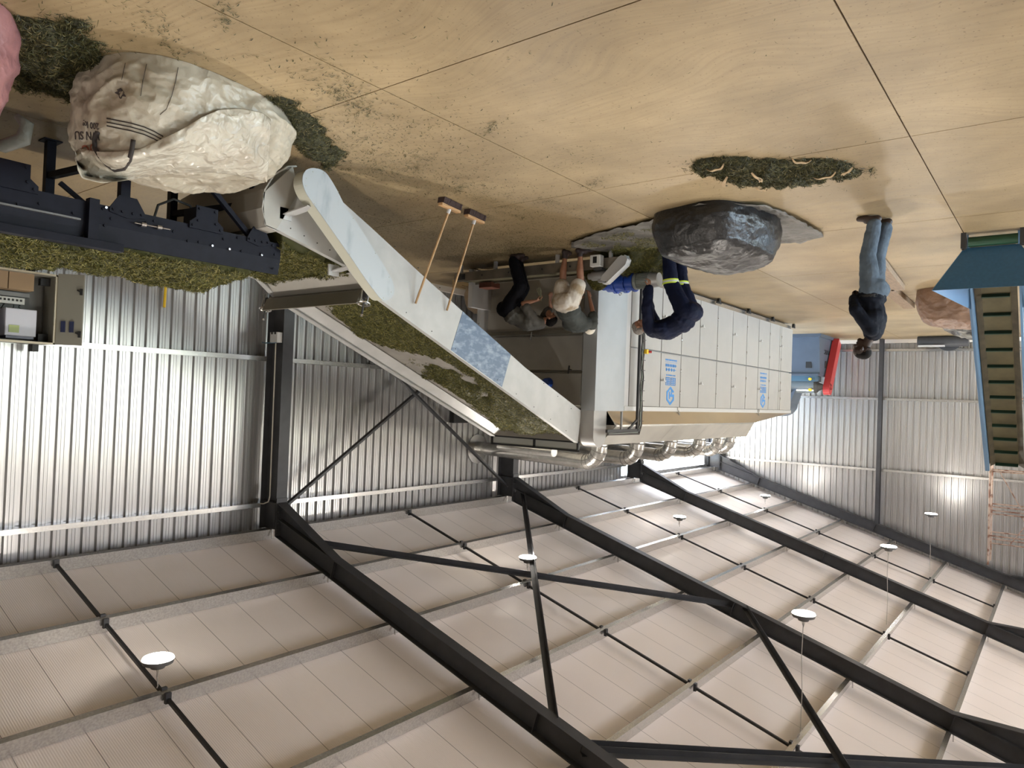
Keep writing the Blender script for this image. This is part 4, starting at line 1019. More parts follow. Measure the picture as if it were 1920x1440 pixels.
# the sweepings with husks
height_pile('leaf_pile', mound(2.36, 7.12, .80, .34, R_(-38)+pi, .10, 4, 4.5), 1.5, 3.2, 6.2, 8.0, .05, 12000, 'flat heap of dark green leaf sweepings mixed with pale husks on the open floor', M_leafd, 5, L=(.03, .08), Wd=(.003, .007), lift=1.0)
height_pile('leaf_pile', mound(5.95, 2.02, .78, .38, R_(18), .075, 6, 4.5), 5.0, 7.0, 1.4, 2.8, .05, 11000, 'dark heap of damp leaf between the pink bag and the white bulk bag', M_leafd, 6, L=(.03, .07), Wd=(.003, .006), lift=.9)
height_pile('leaf_pile', mound(5.62, 4.05, .85, .22, R_(52), .06, 8, 5), 4.6, 6.6, 3.0, 5.2, .05, 9000, 'dark leaf heaped along the foot of the white conveyor beside the bulk bag', M_leafd, 7, L=(.02, .05), Wd=(.003, .006), lift=.9)
def hf_feet(x, y):
    q = ell(x, y, 5.42, 10.25, .62, .55, 0)+.5*fld(x, y, 2.5, 3); return 0.0, (.40*(1-q)**.8*(1+.3*fld(x, y, 9, 2)) if q < 1 else max(-.99, 1-q))
height_pile('leaf_pile', hf_feet, 4.6, 6.1, 9.55, 11.0, .05, 8000, 'upright heap of green leaf under the discharge end, beside the blue gearbox', M_leaf, 8, L=(.03, .08), Wd=(.003, .006), lift=1.2)
# thin litter all over
def litter():
    rng = np.random.default_rng(11); P = []
    def clus(cx, cy, sx, sy, a, n):
        u = rng.normal(size=n)*sx; v = rng.normal(size=n)*sy; c, s = cos(a), sin(a)
        for p, q in zip(u, v): P.append((cx+p*c-q*s, cy+p*s+q*c))
    clus(6.6, 7.2, .9, 2.0, 0, 2600); clus(5.6, 5.6, .35, 1.6, R_(8), 1500); clus(7.2, 8.9, 1.0, .35, 0, 4000); clus(7.4, 7.6, .7, 1.0, 0, 2500); clus(4.5, 3.55, .30, .12, R_(60), 220)
    clus(4.62, 3.70, .20, .07, R_(80), 160); clus(4.0, 4.75, .10, .04, .6, 80); clus(3.85, 5.8, .25, .15, .6, 60); clus(4.08, 6.6, .12, .05, .6, 70)
    clus(4.8, 2.2, .5, .10, R_(40), 260); clus(4.25, 2.4, .12, .03, R_(30), 60); clus(5.47, 6.0, .12, .04, .5, 90); clus(4.9, 4.6, .6, .9, 0, 500)
    clus(5.3, 4.4, .6, .8, 0, 900); clus(5.6, 8.3, .7, .7, 0, 600); clus(2.4, 7.1, .75, .4, R_(-38), 300); clus(6.3, 3.2, 1.2, 1.4, 0, 900); clus(5.0, 6.8, .4, .6, 0, 200)
    clus(2.8, 13.5, 1.0, 3.2, .1, 90); clus(3.4, 7.2, .8, .6, 0, 90); clus(3.3, 5.0, 1.6, 2.2, 0, 160)
    for k in range(26): clus(rng.uniform(4.6, 7.6), rng.uniform(2.5, 9.0), rng.uniform(.05, .2), rng.uniform(.02, .06), rng.uniform(0, 3), rng.integers(20, 70))
    P = np.array([(x, y, .005+rng.uniform(0, .003)) for x, y in P if x < 10.6]); N = np.tile([0., 0., 1.], (len(P), 1))
    leaf_object('leaf_litter', P, N, 'thin scatter of dark leaf bits strewn over the floor around the conveyors', rng, M_leafd, L=(.018, .045), Wd=(.003, .008), lift=.05, tilt=.12)
litter()
# pale husks in the sweepings
M_husk = mat('pale_dry_husk', (.52, .38, .22), .7, 0, .3, 12)
hk = [(2.70, 6.58, .20, .3, 'at its near edge'), (2.78, 6.95, .28, 1.2, 'long and curled near its middle'), (2.42, 6.98, .30, 1.5, 'curled over its centre'), (1.98, 6.78, .18, 2.4, 'short and straight at its right'), (1.88, 7.25, .22, .2, 'forked and whitest of them'), (1.72, 7.30, .20, .9, 'at its far tip'), (2.55, 7.45, .16, 2.0, 'at its back edge')]
for k, (x, y, L, a, w) in enumerate(hk):
    b = MB(); z0 = .09 if k in (1, 2, 4) else .06
    def fn(i, j, x=x, y=y, L=L, a=a, z0=z0, k=k):
        t = i/9-.5; wd = .022*(1-abs(t)*1.2)*(j-1); c = .5*t*t*(1 if k % 2 else -1)
        return (x+cos(a)*t*L-sin(a)*(wd+c*L), y+sin(a)*t*L+cos(a)*(wd+c*L), z0+.035*cos(t*3)+.012*abs(j-1)+.01*sin(i))
    b.grid(fn, 10, 3); o = b.build('husk', M_husk, smooth=True); s_ = o.modifiers.new('t', 'SOLIDIFY'); s_.thickness = .003
    tag(o, f'pale dry husk in the leaf sweepings, {w}', 'husk', 'pale husks in the leaf sweepings')
# ------------------------------------------------------------------ bags and sheets
def sackmesh(name, m, cx, cy, rx, ry, rot, Hf, seed, crease=.03, n1=150, n2=64, ex=2.6, lean=(0, 0), belly=.06, cs=2.4, fine=.008):
    """closed slumped sack: superellipse footprint, height Hf(u,v) with u,v in -1..1, creased cloth"""
    mb = MB(); c, s = cos(rot), sin(rot)
    def fn(a, b):
        th = 2*pi*a/n1; t = b/(n2-1)             # t: 0 = bottom rim, 1 = crown centre
        ct, st = cos(th), sin(th)
        if t < .5:                               # wall
            q = t/.5; rr = 1+belly*sin(pi*q)-.10*q*q; zf = q*.80
        else:
            q = (t-.5)/.5; rr = .90*cos(q*pi/2)**.75 if q < 1 else 0; zf = .80+.20*sin(q*pi/2)
        k = (abs(ct)**ex+abs(st)**ex)**(-1/ex)
        u, v = ct*k*rr, st*k*rr
        H = Hf(max(-1, min(1, u)), max(-1, min(1, v)))
        lx = lean[0]*zf*H; ly = lean[1]*zf*H
        x, y, z = cx+u*rx*c-v*ry*s+lx, cy+u*rx*s+v*ry*c+ly, zf*H
        # creases: ridged noise running mostly round the sack
        p = Vector((x*cs+seed, y*cs, z*cs*1.5)); w = Vector((noise.noise(p*.8), noise.noise(p*.8+Vector((7, 3, 1))), noise.noise(p*.8+Vector((2, 9, 5)))))
        r1 = 1-abs(noise.noise(p+w*.9))*2.2; r2 = 1-abs(noise.noise(p*2.3+w*1.2))*2.2; r3 = 1-abs(noise.noise(p*5.5+w))*2.2
        d = crease*(r1-.4)+crease*.45*(r2-.4)+fine*(r3-.4)
        d *= min(1, .25+t*4)
        dn = Vector((ct*c-st*s, ct*s+st*c, 0))*(1-zf*.8)+Vector((0, 0, 1))*max(0, zf-.3)
        return (x+dn.x*d, y+dn.y*d, max(.002, z+dn.z*d))
    mb.grid(fn, n1, n2, True)
    o = mb.build(name, m, smooth=True)
    return o
def fabric(name, col, col2, rough=.5, sheen=.0, weave=260, spec=.5, coat=0, bs=.25, ns=3.0, lo=.35, hi=.65, cr=.45, cs=6.0):
    m = mat(name, col, rough, 0, 0, ns, bump=bs, bscale=22, col2=col2, coat=coat, spec=spec, bdist=.02, nlo=lo, nhi=hi, crinkle=cr, cscale=cs); return m
M_bulk = fabric('cream_woven_plastic', (.45, .41, .33), (.33, .29, .22), .36, ns=3)
M_pink = fabric('dusty_pink_woven_plastic', (.36, .17, .17), (.26, .115, .12), .45)
M_tan = fabric('tan_pink_woven_plastic', (.24, .145, .095), (.16, .09, .055), .45)
M_shade = fabric('dark_grey_sheeting', (.020, .020, .021), (.011, .010, .010), .34, spec=.4, bs=.5, cr=.22, cs=3.0)
M_sheet = fabric('grey_floor_sheeting', (.16, .15, .135), (.09, .085, .075), .5, bs=.5)
# white bulk bag
def Hw(u, v): return max(.35, .63+.30*max(0, (-v-.30))/.70-.06*max(0, v)+.10*u)
bag = sackmesh('bulk_bag', M_bulk, 5.72, 2.98, .60, .80, R_(-8), Hw, 3.1, crease=.050, lean=(.10, -.03), n1=240, n2=110, fine=.012)
bt = cub('bulk_bag', 'crumpled cream bulk bag with dark lifting loops and lettering, slumped against the black conveyor', 'bulk bag', loc=(5.72, 2.98, 0))
bag.name = 'sack_body'; bag.parent = bt; bag.matrix_parent_inverse = Matrix.Translation(-Vector(bt.location))
bm_ = bmesh.new(); bm_.from_mesh(bag.data); bvh = BVHTree.FromBMesh(bm_); bm_.free()
EYE = Vector((0, 0, 2.35))
def onbag(y, z, off=.006):
    """point of the sack surface met when looking down at it from the aisle through (5.3, y, z)"""
    P = Vector((5.3, y, z)); d = (P-EYE).normalized(); h = bvh.ray_cast(P-d*1.6, d)
    return h[0]-d*off if h[0] else P+d*.35
def strip(pts, w, th=.004, m=None, nm='strap', par=None):
    P = [Vector(p) for p in pts]; b = MB(); out = Vector((-.86, -.36, .35)).normalized()
    for i, p in enumerate(P):
        d = (P[min(i+1, len(P)-1)]-P[max(i-1, 0)]).normalized(); s = d.cross(out).normalized(); b.v += [tuple(p-s*w/2), tuple(p+s*w/2)]
    for i in range(len(P)-1): b.f.append((2*i, 2*i+1, 2*i+3, 2*i+2)); b.m.append(0)
    o = b.build(nm, m, par, smooth=True); s_ = o.modifiers.new('t', 'SOLIDIFY'); s_.thickness = th; s_.offset = 1; return o
def dense(pl, k=5):
    o = []
    for (a, b_), (c, d) in zip(pl, pl[1:]): o += [(a+(c-a)*q/k, b_+(d-b_)*q/k) for q in range(k)]
    return o+[pl[-1]]
M_web = mat('dark_brown_webbing', (.025, .018, .016), .7, 0, 0, 30)
lp = dense([(2.095, .633), (2.077, .694), (2.083, .751), (2.119, .80), (2.163, .839), (2.217, .865), (2.277, .838), (2.314, .766), (2.325, .694), (2.333, .615)], 3)
strip([onbag(y, z, .012+.045*sin(pi*i/(len(lp)-1))) for i, (y, z) in enumerate(lp)], .032, m=M_web, nm='lifting_loop', par=bt)
for bl in ([(2.149, 0.523), (2.219, 0.515), (2.309, 0.504), (2.403, 0.501), (2.48, 0.511), (2.543, 0.527)], [(2.15, 0.549), (2.22, 0.541), (2.311, 0.531), (2.404, 0.528), (2.481, 0.538), (2.544, 0.554)], [(2.151, 0.574), (2.222, 0.567), (2.312, 0.557), (2.405, 0.554), (2.482, 0.565), (2.545, 0.582)]):
    strip([onbag(y, z, .006) for y, z in dense(bl, 4)], .008, .002, M_web, 'stitched_band', bt)
for sl_ in ([(2.63, -.02), (2.618, .078), (2.592, .208), (2.557, .32), (2.512, .375)], [(2.401, .043), (2.38, .168), (2.37, .287)], [(2.254, .093), (2.235, .222)]):
    strip([onbag(y, z, .004) for y, z in dense(sl_, 5)], .0035, .0015, M_web, 'seam_stitch', bt)
def text_on(par, txt, y, z, size, m, ang=0.0):
    cu = bpy.data.curves.new('t', 'FONT'); cu.body = txt; cu.size = size; cu.offset = size*.02; cu.resolution_u = 3
    o = bpy.data.objects.new('t', cu); COL.objects.link(o)
    me = bpy.data.meshes.new_from_object(o.evaluated_get(bpy.context.evaluated_depsgraph_get())); bpy.data.objects.remove(o)
    b_ = bmesh.new(); b_.from_mesh(me); bmesh.ops.triangulate(b_, faces=b_.faces); bmesh.ops.subdivide_edges(b_, edges=[e for e in b_.edges if e.calc_length() > size*.2], cuts=1); b_.to_mesh(me); b_.free()
    ca, sa = cos(ang), sin(ang)
    for v in me.vertices:
        u, w = v.co.x*ca-v.co.y*sa, v.co.x*sa+v.co.y*ca
        v.co = onbag(y-u*.62, z+w-.0*u, .006)
    me.materials.clear(); me.materials.append(m)
    t = bpy.data.objects.new('lettering', me); COL.objects.link(t); t.parent = par; t.matrix_parent_inverse = Matrix.Translation(-Vector(par.location)); return t
M_ink = mat('faded_black_ink', (.045, .035, .035), .7); M_inkr = mat('faded_red_ink', (.28, .10, .06), .7)
text_on(bt, '200 kg', 2.100, .575, .062, M_ink, .10); text_on(bt, 'WN SU', 2.105, .635, .078, M_ink, .16); text_on(bt, 'UC', 2.09, .715, .11, M_inkr, .30)
b = MB(); pts = [(2.232+.030*cos(t)*(1+.35*sin(5*t)), .318+.030*sin(t)*(1+.3*cos(4*t))) for t in np.linspace(0, 2*pi, 40)[:-1]]
b.v = [tuple(onbag(y, z, .005)) for y, z in pts]; b.f = [tuple(range(len(pts)))]; b.m = [0]; b.build('printed_mark', M_ink, bt)
# glossy upper cloth folded over the body
ed = dense([(1.96, .81), (1.99, .779), (2.084, .773), (2.211, .739), (2.38, .67), (2.521, .558), (2.695, .415), (2.837, .278), (2.964, .181), (3.144, .11), (3.336, .076), (3.43, .105)], 5)
tp_ = dense([(1.98, .93), (2.01, .98), (2.137, .98), (2.275, .93), (2.42, .86), (2.573, .80), (2.732, .74), (2.88, .70), (3.034, .67), (3.171, .65), (3.33, .64), (3.42, .64)], 5)
nfl = len(ed)
def flap(i, j):
    q = j/14; y = ed[i][0]+(tp_[i][0]-ed[i][0])*q; z = ed[i][1]+(tp_[i][1]-ed[i][1])*q
    w_ = Vector((y*4.2, z*4.2+y*2.2, 3.3)); r = (1-abs(noise.noise(w_))*2.4)*.030+(1-abs(noise.noise(w_*2.7))*2.4)*.014
    return onbag(y, z, .018+.022*sin(pi*min(1, q*1.6))+max(-.012, r)*min(1, 4*(1-q)))
b = MB(); b.grid(flap, nfl, 15); o = b.build('folded_mouth', mat('glossy_cream_plastic', (.53, .50, .42), .26, 0, 0, 3, bump=.3, bscale=16, col2=(.43, .39, .32), bdist=.02, crinkle=.8, cscale=7), bt, smooth=True); s_ = o.modifiers.new('t', 'SOLIDIFY'); s_.thickness = .004; sb_ = o.modifiers.new('s', 'SUBSURF'); sb_.levels = 1; sb_.render_levels = 1
# pink bag at the picture corner
o = sackmesh('woven_sack', M_pink, 5.88, 1.24, .60, .50, R_(12), lambda u, v: .62, 9.0, crease=.04, lean=(.05, .0)); tag(o, 'dusty pink woven sack at the picture corner, cut off by the frame', 'sack')
b = MB(); b.tube([(5.72, 1.74, .55), (5.70, 1.80, .60), (5.72, 1.79, .70), (5.80, 1.70, .76), (5.9, 1.6, .74)], .03, 8, rs=[.02, .045, .05, .045, .02]); tag(b.build('tied_corner', fabric('dull_olive_cloth', (.10, .10, .085), (.06, .06, .05), .6), smooth=True), 'dull olive rolled cloth on top of the pink sack', 'cloth')
# sack covered with dark sheeting
def Hb(u, v): return .62-.05*abs(u)**3+.06*v-.10*max(0, -u-.2)
o = sackmesh('covered_sack', M_shade, 3.52, 8.62, .60, .72, R_(14), Hb, 21.0, crease=.030, lean=(-.02, .05), cs=1.6, belly=.05, fine=.010, n1=200, n2=90, ex=4.0); tag(o, 'fat dark grey sheet-covered sack standing on the floor before the man in navy', 'sack')
# floor sheet
def inpoly(x, y, pl):
    r = False
    for i in range(len(pl)):
        (x1, y1), (x2, y2) = pl[i-1], pl[i]
        if (y1 > y) != (y2 > y) and x < (x2-x1)*(y-y1)/(y2-y1)+x1: r = not r
    return r
def sheetmesh(name, poly, m, seed, amp=.03, n=70, nr=26, cen=None):
    cx = sum(p[0] for p in poly)/len(poly) if cen is None else cen[0]; cy = sum(p[1] for p in poly)/len(poly) if cen is None else cen[1]
    per = []; 
    for i in range(len(poly)):
        a, c = Vector(poly[i]), Vector(poly[(i+1) % len(poly)]); k = max(2, int((c-a).length/.06))
        per += [a.lerp(c, q/k) for q in range(k)]
    mb = MB()
    def fn(i, j):
        p = per[i]; t = j/(nr-1); e = 1+.015*noise.noise(Vector((i*.3, seed, 0)))
        x = cx+(p.x-cx)*t*e; y = cy+(p.y-cy)*t*e
        r = 1-abs(noise.noise(Vector((x*3+seed, y*5, 0))))*2.4; q = 1-abs(noise.noise(Vector((x*7+seed, y*11, 3))))*2.4
        z = .006+max(0, amp*(r-.2))+max(0, amp*.5*(q-.3)); 
        if t > .93: z += .020*(1+noise.noise(Vector((x*2.5, y*2.5, 2))))
        return (x, y, z)
    mb.grid(fn, len(per), nr, True); o = mb.build(name, m, smooth=True); s_ = o.modifiers.new('t', 'SOLIDIFY'); s_.thickness = .003; return o
o = sheetmesh('floor_sheet', [(5.83, 8.85), (5.49, 8.64), (4.6, 8.35), (3.9, 8.10), (3.4, 7.80), (2.80, 8.2), (2.66, 8.95), (2.59, 9.86), (2.66, 10.25), (3.0, 10.36), (3.34, 10.30), (4.3, 10.5), (5.2, 10.6), (5.6, 9.9), (6.0, 9.1)], M_sheet, 4, .028); tag(o, 'grey plastic sheet spread on the floor under the covered sack', 'plastic sheet')
def hf_sheet(x, y):
    q = fld(x, y, 1.6, 14); inside = inpoly(x, y, [(5.75, 8.95), (5.0, 8.62), (4.3, 8.5), (4.35, 9.7), (4.6, 10.3), (5.6, 9.8)]); return .03, (.03 if inside and q > -.08 else -1)
height_pile('leaf_litter', hf_sheet, 4.2, 5.9, 8.4, 10.4, .06, 4200, 'thin layer of leaf bits on the grey floor sheet', M_leaf, 15, grid=False, L=(.02, .05), Wd=(.003, .006), lift=.3)
# far bags behind the blue conveyor
o = sackmesh('woven_sack', M_tan, 1.75, 15.95, .60, .52, R_(0), lambda u, v: .72-.05*u, 31.0, crease=.04, lean=(-.06, .02)); tag(o, 'tan pink woven sack on the floor beside the blue cleated conveyor', 'sack')
o = sackmesh('plastic_sack', fabric('black_grey_plastic', (.17, .17, .15), (.03, .03, .03), .35, spec=.6, bs=.5, ns=6, lo=.45, hi=.55), 1.70, 17.35, .55, .48, 0, lambda u, v: .80-.22*max(0, u), 37.0, crease=.07, lean=(-.1, 0)); tag(o, 'crumpled grey and black plastic sack behind the tan pink sack', 'sack')
# floor boards
for (p0, p1), w in ((((2.33, 11.75), (2.52, 14.9)), 'nearer of the two, just behind the standing man'), (((2.68, 14.75), (2.75, 17.6)), 'farther of the two')):
    b = MB(); b.beam((p0[0], p0[1], .06), (p1[0], p1[1], .06), .22, .10)
    tag(b.build('wooden_plank', mat('grey_brown_timber', (.28, .195, .125), .6, 0, .3, 5, stretch=(8, 1, 8)), bevel=.004), f'brown timber plank on the floor, {w}', 'plank', 'planks on the floor')
# rolled sheet and disc at the gable
e = cub('rolled_sheet', 'long grey rolled metal sheet lying at the foot of the gable wall', 'metal roll', loc=(3.0, 25.3, 0))
MB().cyl((3.70, 25.35, .17), (2.35, 25.35, .17), .16, 24).build('grey_tube', M_steel, e, auto=40)
MB().box((2.95, 25.12, .30), (3.66, 25.2, .35)).build('folded_edge', M_ltgrey, e)
b = MB(); b.cyl((2.9, 25.66, .08), (2.9, 25.70, .08), .36, 30); b.v = [(x, y, max(z, .001)) for x, y, z in b.v]; tag(b.build('round_plate', M_steel, auto=40), 'dark round plate leaning behind the rolled metal sheet', 'plate')

# ------------------------------------------------------------------ brooms
def broom(hx, hy, tx, ty, tz, lab):
    e = cub('push_broom', lab, 'broom', 'brooms leaning on the conveyor', loc=(hx, hy, 0))
    dx, dy = (tx-hx), (ty-hy); ax = Vector((.17, .98, 0)).normalized(); s = ax.cross(Vector((0, 0, 1)))
    b = MB(); b.beam(Vector((hx, hy, .085))-ax*.205, Vector((hx, hy, .085))+ax*.205, .065, .035); b.build('broom_head', M_wood, e, bevel=.006)
    b = MB(); p = [(-.045, .068), (-.06, .004), (.035, .004), (.045, .068)]; o_ = Vector((hx, hy, 0))-ax*.20
    b.prism([o_+s*a+Vector((0, 0, z)) for a, z in p], ax*.40)
    rg = random.Random(5)
    for k in range(140):
        t = rg.uniform(0, .40); q = rg.uniform(-.05, .04); c_ = o_+ax*t+s*q; b.beam(c_+Vector((0, 0, .06)), c_+s*rg.uniform(-.02, .02)+ax*rg.uniform(-.015, .015)+Vector((0, 0, .003)), .006, .006)
    b.build('bristles', M_bristle, e)
    b = MB(); b.cyl((hx, hy, .09), (hx+dx*.05, hy+dy*.05, .09+(tz-.09)*.05), .024, 10); b.build('socket', M_ltgrey, e)
    b = MB(); b.tube([(hx, hy, .10), (tx, ty, tz)], .0145, 12); b.build('handle', M_handle, e, auto=50)
broom(5.97, 6.35, 6.39, 6.25, 1.24, 'push broom leaning on the white conveyor, the one nearer the conveyor tail')
broom(6.06, 6.92, 6.39, 6.82, 1.26, 'push broom leaning on the white conveyor, the one nearer the dryer')

# ------------------------------------------------------------------ discharge conveyor, drive and gearbox
dc = cub('discharge_conveyor', 'low grey cross conveyor with drive cover and control box running under the dryer end', 'conveyor', loc=(7.0, 9.75, 0))
MB().box((5.30, 9.62, .14), (8.86, 9.65, .30)).build('side_rail', mat('dusty_rail', (.25, .22, .18), .45, .3, .4, 3), dc)
MB().box((5.45, 10.02, .14), (8.86, 10.05, .30)).build('side_rail', MATS['dusty_rail'], dc)
MB().box((5.32, 9.65, .24), (8.84, 10.02, .26)).build('belt', M_belt, dc)
for x in (5.6, 6.6, 7.9, 8.7): MB().box((x, 9.63, 0), (x+.05, 9.68, .15)).build('leg', M_ltgrey, dc)
b = MB(); b.box((8.60, 9.600, .17), (8.76, 9.62, .27)); b.cyl((8.66, 9.60, .22), (8.66, 9.58, .22), .03, 10); b.build('bearing', M_dark, dc)
b = MB()
for x in (8.2, 7.6, 6.9, 6.35): b.cyl((x, 9.62, .22), (x, 9.612, .22), .016, 8)
b.build('rail_bolts', M_dark, dc)
b = MB(); pr = [(5.32, .16), (5.27, .22), (5.30, .29), (5.60, .53), (5.72, .50), (5.70, .44), (5.42, .17), (5.37, .145)]
b.prism([(x, 9.52, z) for x, z in pr], (0, .09, 0)); b.build('drive_cover', M_ltgrey, dc, fixn=True)
b = MB(); pr2 = [(5.30, .155), (5.25, .22), (5.28, .30), (5.60, .555), (5.66, .56)]
for (a, za), (c_, zc) in zip(pr2, pr2[1:]): b.beam((a, 9.55, za), (c_, 9.55, zc), .13, .012, up=(0, 0, 1))
b.build('cover_edge', M_whitep, dc)
cb = MB().box((5.68, 9.42, .12), (5.86, 9.54, .30)).build('control_box', mat('box_white', (.62, .62, .60), .4), dc, bevel=.01)
x_ = MB().box((5.735, 9.412, .15), (5.80, 9.422, .25)).build('switch_window', M_rubber); x_.parent = cb
MB().box((5.69, 9.50, .30), (5.84, 9.62, .34)).build('box_bracket', M_dark, dc)
b = MB(); b.cyl((5.62, 9.62, .41), (5.92, 9.62, .41), .075, 18); b.cyl((5.92, 9.62, .41), (5.99, 9.62, .41), .05, 14); b.box((5.72, 9.58, .47), (5.80, 9.66, .52)); b.build('drive_motor', M_grey, dc, auto=40)
gb = cub('gear_motor', 'bright blue gearbox with grey finned motor mounted beside the dryer', 'gear motor', loc=(5.5, 10.2, 0))
b = MB()
for x0, x1, r in ((6.02, 5.92, .10), (5.92, 5.80, .135), (5.80, 5.76, .165), (5.76, 5.62, .14), (5.62, 5.58, .165), (5.58, 5.46, .13), (5.46, 5.43, .155)): b.cyl((x0, 10.12, .46), (x1, 10.12, .46), r, 26)
for k in range(8):
    a = 2*pi*k/8
    for x in (5.78, 5.60): b.cyl((x+.03, 10.12+.15*cos(a), .46+.15*sin(a)), (x-.03, 10.12+.15*cos(a), .46+.15*sin(a)), .016, 6)
b.box((5.66, 10.02, .0), (5.74, 10.22, .40)); b.build('gearbox', M_blueb, gb, auto=35)
b = MB(); pts = [(5.70+.022*cos(t), 10.12, .635+.022*sin(t)) for t in np.linspace(0, 2*pi, 13)]; b.tube(pts, .006, 6, False); b.build('lifting_eye', M_galv, gb)
b = MB(); b.cyl((5.43, 10.12, .45), (5.38, 10.12, .45), .135, 24); b.cyl((5.38, 10.12, .45), (5.17, 10.12, .45), .105, 24)
for k in range(28):
    a = 2*pi*k/28; b.beam((5.38, 10.12+.112*cos(a), .45+.112*sin(a)), (5.17, 10.12+.112*cos(a), .45+.112*sin(a)), .022, .005, up=(0, -sin(a), cos(a)))
b.build('finned_motor', mat('motor_grey_green', (.22, .24, .22), .45), gb)
b = MB(); b.cyl((5.17, 10.12, .45), (5.02, 10.12, .45), .125, 26, .11); b.build('fan_cover', M_ltgrey, gb, auto=40)
# extra items at the back left of the dryer
b = MB(); b.box((9.0, 10.7, .02), (9.9, 11.9, .14)); 
for k in range(6): b.box((9.0+k*.16, 10.7, .14), (9.11+k*.16, 11.9, .16))
tag(b.build('pallet', mat('pallet_wood', (.42, .30, .15), .7)), 'wooden pallet on the floor behind the end of the cross conveyor', 'pallet')
o = sackmesh('paper_sack', mat('brown_paper', (.40, .30, .20), .7, 0, .3, 5, bump=.3, bscale=15), 9.42, 11.2, .34, .42, 0, lambda u, v: .52, 41.0, crease=.03)
for v in o.data.vertices: v.co.z += .16
tag(o, 'crumpled brown paper sack standing on the pallet behind the conveyor', 'sack')
b = MB(); b.box((8.25, 9.95, .28), (8.55, 10.20, .38)); tag(b.build('clay_brick_block', mat('rust_brown', (.14, .045, .025), .6), bevel=.01), 'rust brown block resting on the cross conveyor end', 'block')
# pale stems held by the bending man
b = MB(); rg = random.Random(8)
for k in range(9):
    p = Vector((6.86, 9.56, .735)); b.tube([p+Vector((rg.uniform(-.01, .01), rg.uniform(-.01, .01), .02)), p+Vector((.04+rg.uniform(-.05, .05), rg.uniform(-.04, .02), -.15-rg.uniform(0, .06)))], .003, 5)
tag(b.build('stem_bunch', mat('pale_stem', (.35, .36, .24), .6)), 'small bunch of pale stems held by the man in black trousers', 'plant stems', kind='stuff')
# leaf spilling off the rail end beside the man in shorts
height_pile('leaf_heap', lambda x, y: (.27, (.32*max(0, 1-ell(x, y, 5.95, 9.85, .28, .18)) if ell(x, y, 5.95, 9.85, .28, .18) < 1 else -1)), 5.66, 6.25, 9.66, 10.03, .03, 16000, 'green leaf heaped on the cross conveyor at the knees of the man in shorts', M_leaf, 19, L=(.03, .07), Wd=(.003, .006), lift=1.2)

# ------------------------------------------------------------------ control cabinet on the side wall
cc = cub('control_cabinet', 'open grey control cabinet on the side wall with drives and breakers inside', 'cabinet', loc=(10.3, 3.2, 1.0))
M_cab = mat('cabinet_olive_grey', (.22, .21, .175), .45); M_cabin = mat('cabinet_back', (.09, .088, .08), .5)
x0, x1, y0, y1, z0, z1 = 10.15, 10.55, 2.55, 3.63, 1.02, 1.90
MB().box((x1-.03, y0, z0), (x1, y1, z1)).build('back_plate', M_cabin, cc)
for a, c_, nm_ in (((x0, y0, z0), (x1, y1, z0+.02), 'bottom'), ((x0, y0, z1-.02), (x1, y1, z1), 'top'), ((x0, y1-.02, z0), (x1, y1, z1), 'side'), ((x0, y0, z0), (x1, y0+.02, z1), 'side')): MB().box(a, c_).build('shell_'+nm_, M_cab, cc)
b = MB(); 
b.box((x0-.005, y0, z0-.005), (x0+.02, y1, z0+.02)); b.box((x0-.005, y0, z1-.02), (x0+.02, y1, z1+.005)); b.box((x0-.005, y1-.025, z0), (x0+.02, y1+.005, z1)); b.build('front_rim', mat('cabinet_rim', (.42, .38, .28), .45), cc)
b = MB(); b.box((x0-.35+.0, y1+.0, z0-.03), (x0-.35+.02, y1+.0+.02, z1)); 
d = MB(); hx, hy = x0-.0, y1+.005; ex, ey = 9.93, 3.86
d.prism([(hx, hy, z0-.02), (ex, ey, z0-.02), (ex-.02, ey-.02, z0-.02), (hx-.02, hy-.01, z0-.02)], (0, 0, .90)); door = d.build('cabinet_door', M_cab, cc, fixn=True)
dd_ = Vector((ex-hx, ey-hy, 0)).normalized(); nn_ = Vector((-dd_.y, dd_.x, 0)); nn_ = nn_ if nn_.x < 0 else -nn_
dl = (Vector((ex, ey, 0))-Vector((hx, hy, 0))).length
def ondoor(t, z, off=.03): return Vector((hx, hy, z))+dd_*(t*dl)+nn_*off
for t in (.30, .62):
    q = MB(); q.beam(ondoor(t, 1.60, .03), ondoor(t, 1.74, .03), .05, .02, up=nn_); o = q.build('display_unit', mat('display_blue_black', (.015, .02, .06), .3)); o.parent = door
for z in (1.22, 1.76):
    q = MB(); q.beam(ondoor(.93, z-.04, .035), ondoor(.93, z+.04, .035), .03, .02, up=nn_); q.beam(ondoor(.93, z, .035), ondoor(.78, z-.02, .04), .02, .02); o = q.build('lock_catch', M_rubber); o.parent = door
for (ya, yb, za, zb2) in ((2.62, 3.02, 1.48, 1.82), (3.12, 3.46, 1.48, 1.82)):
    q = MB(); q.box((10.28, ya, za), (10.52, yb, zb2)); dv = q.build('frequency_drive', mat('drive_lilac_grey', (.42, .42, .47), .4), cc, bevel=.01)
    q = MB(); q.box((10.272, ya+.04, za+.21), (10.279, ya+.15, za+.30)); o = q.build('drive_keypad', mat('keypad_green', (.25, .30, .08), .4) if ya > 3 else mat('keypad_pale', (.4, .42, .38), .4)); o.parent = dv
    q = MB(); q.box((10.30, ya+.02, zb2), (10.5, yb-.02, zb2+.03)); o = q.build('drive_base', mat('dark_violet_grey', (.05, .05, .09), .4)); o.parent = dv
q = MB(); q.box((10.38, 2.62, 1.34), (10.52, 3.35, 1.42)); br = q.build('breaker_row', mat('breaker_white', (.5, .5, .47), .4), cc)
q = MB()
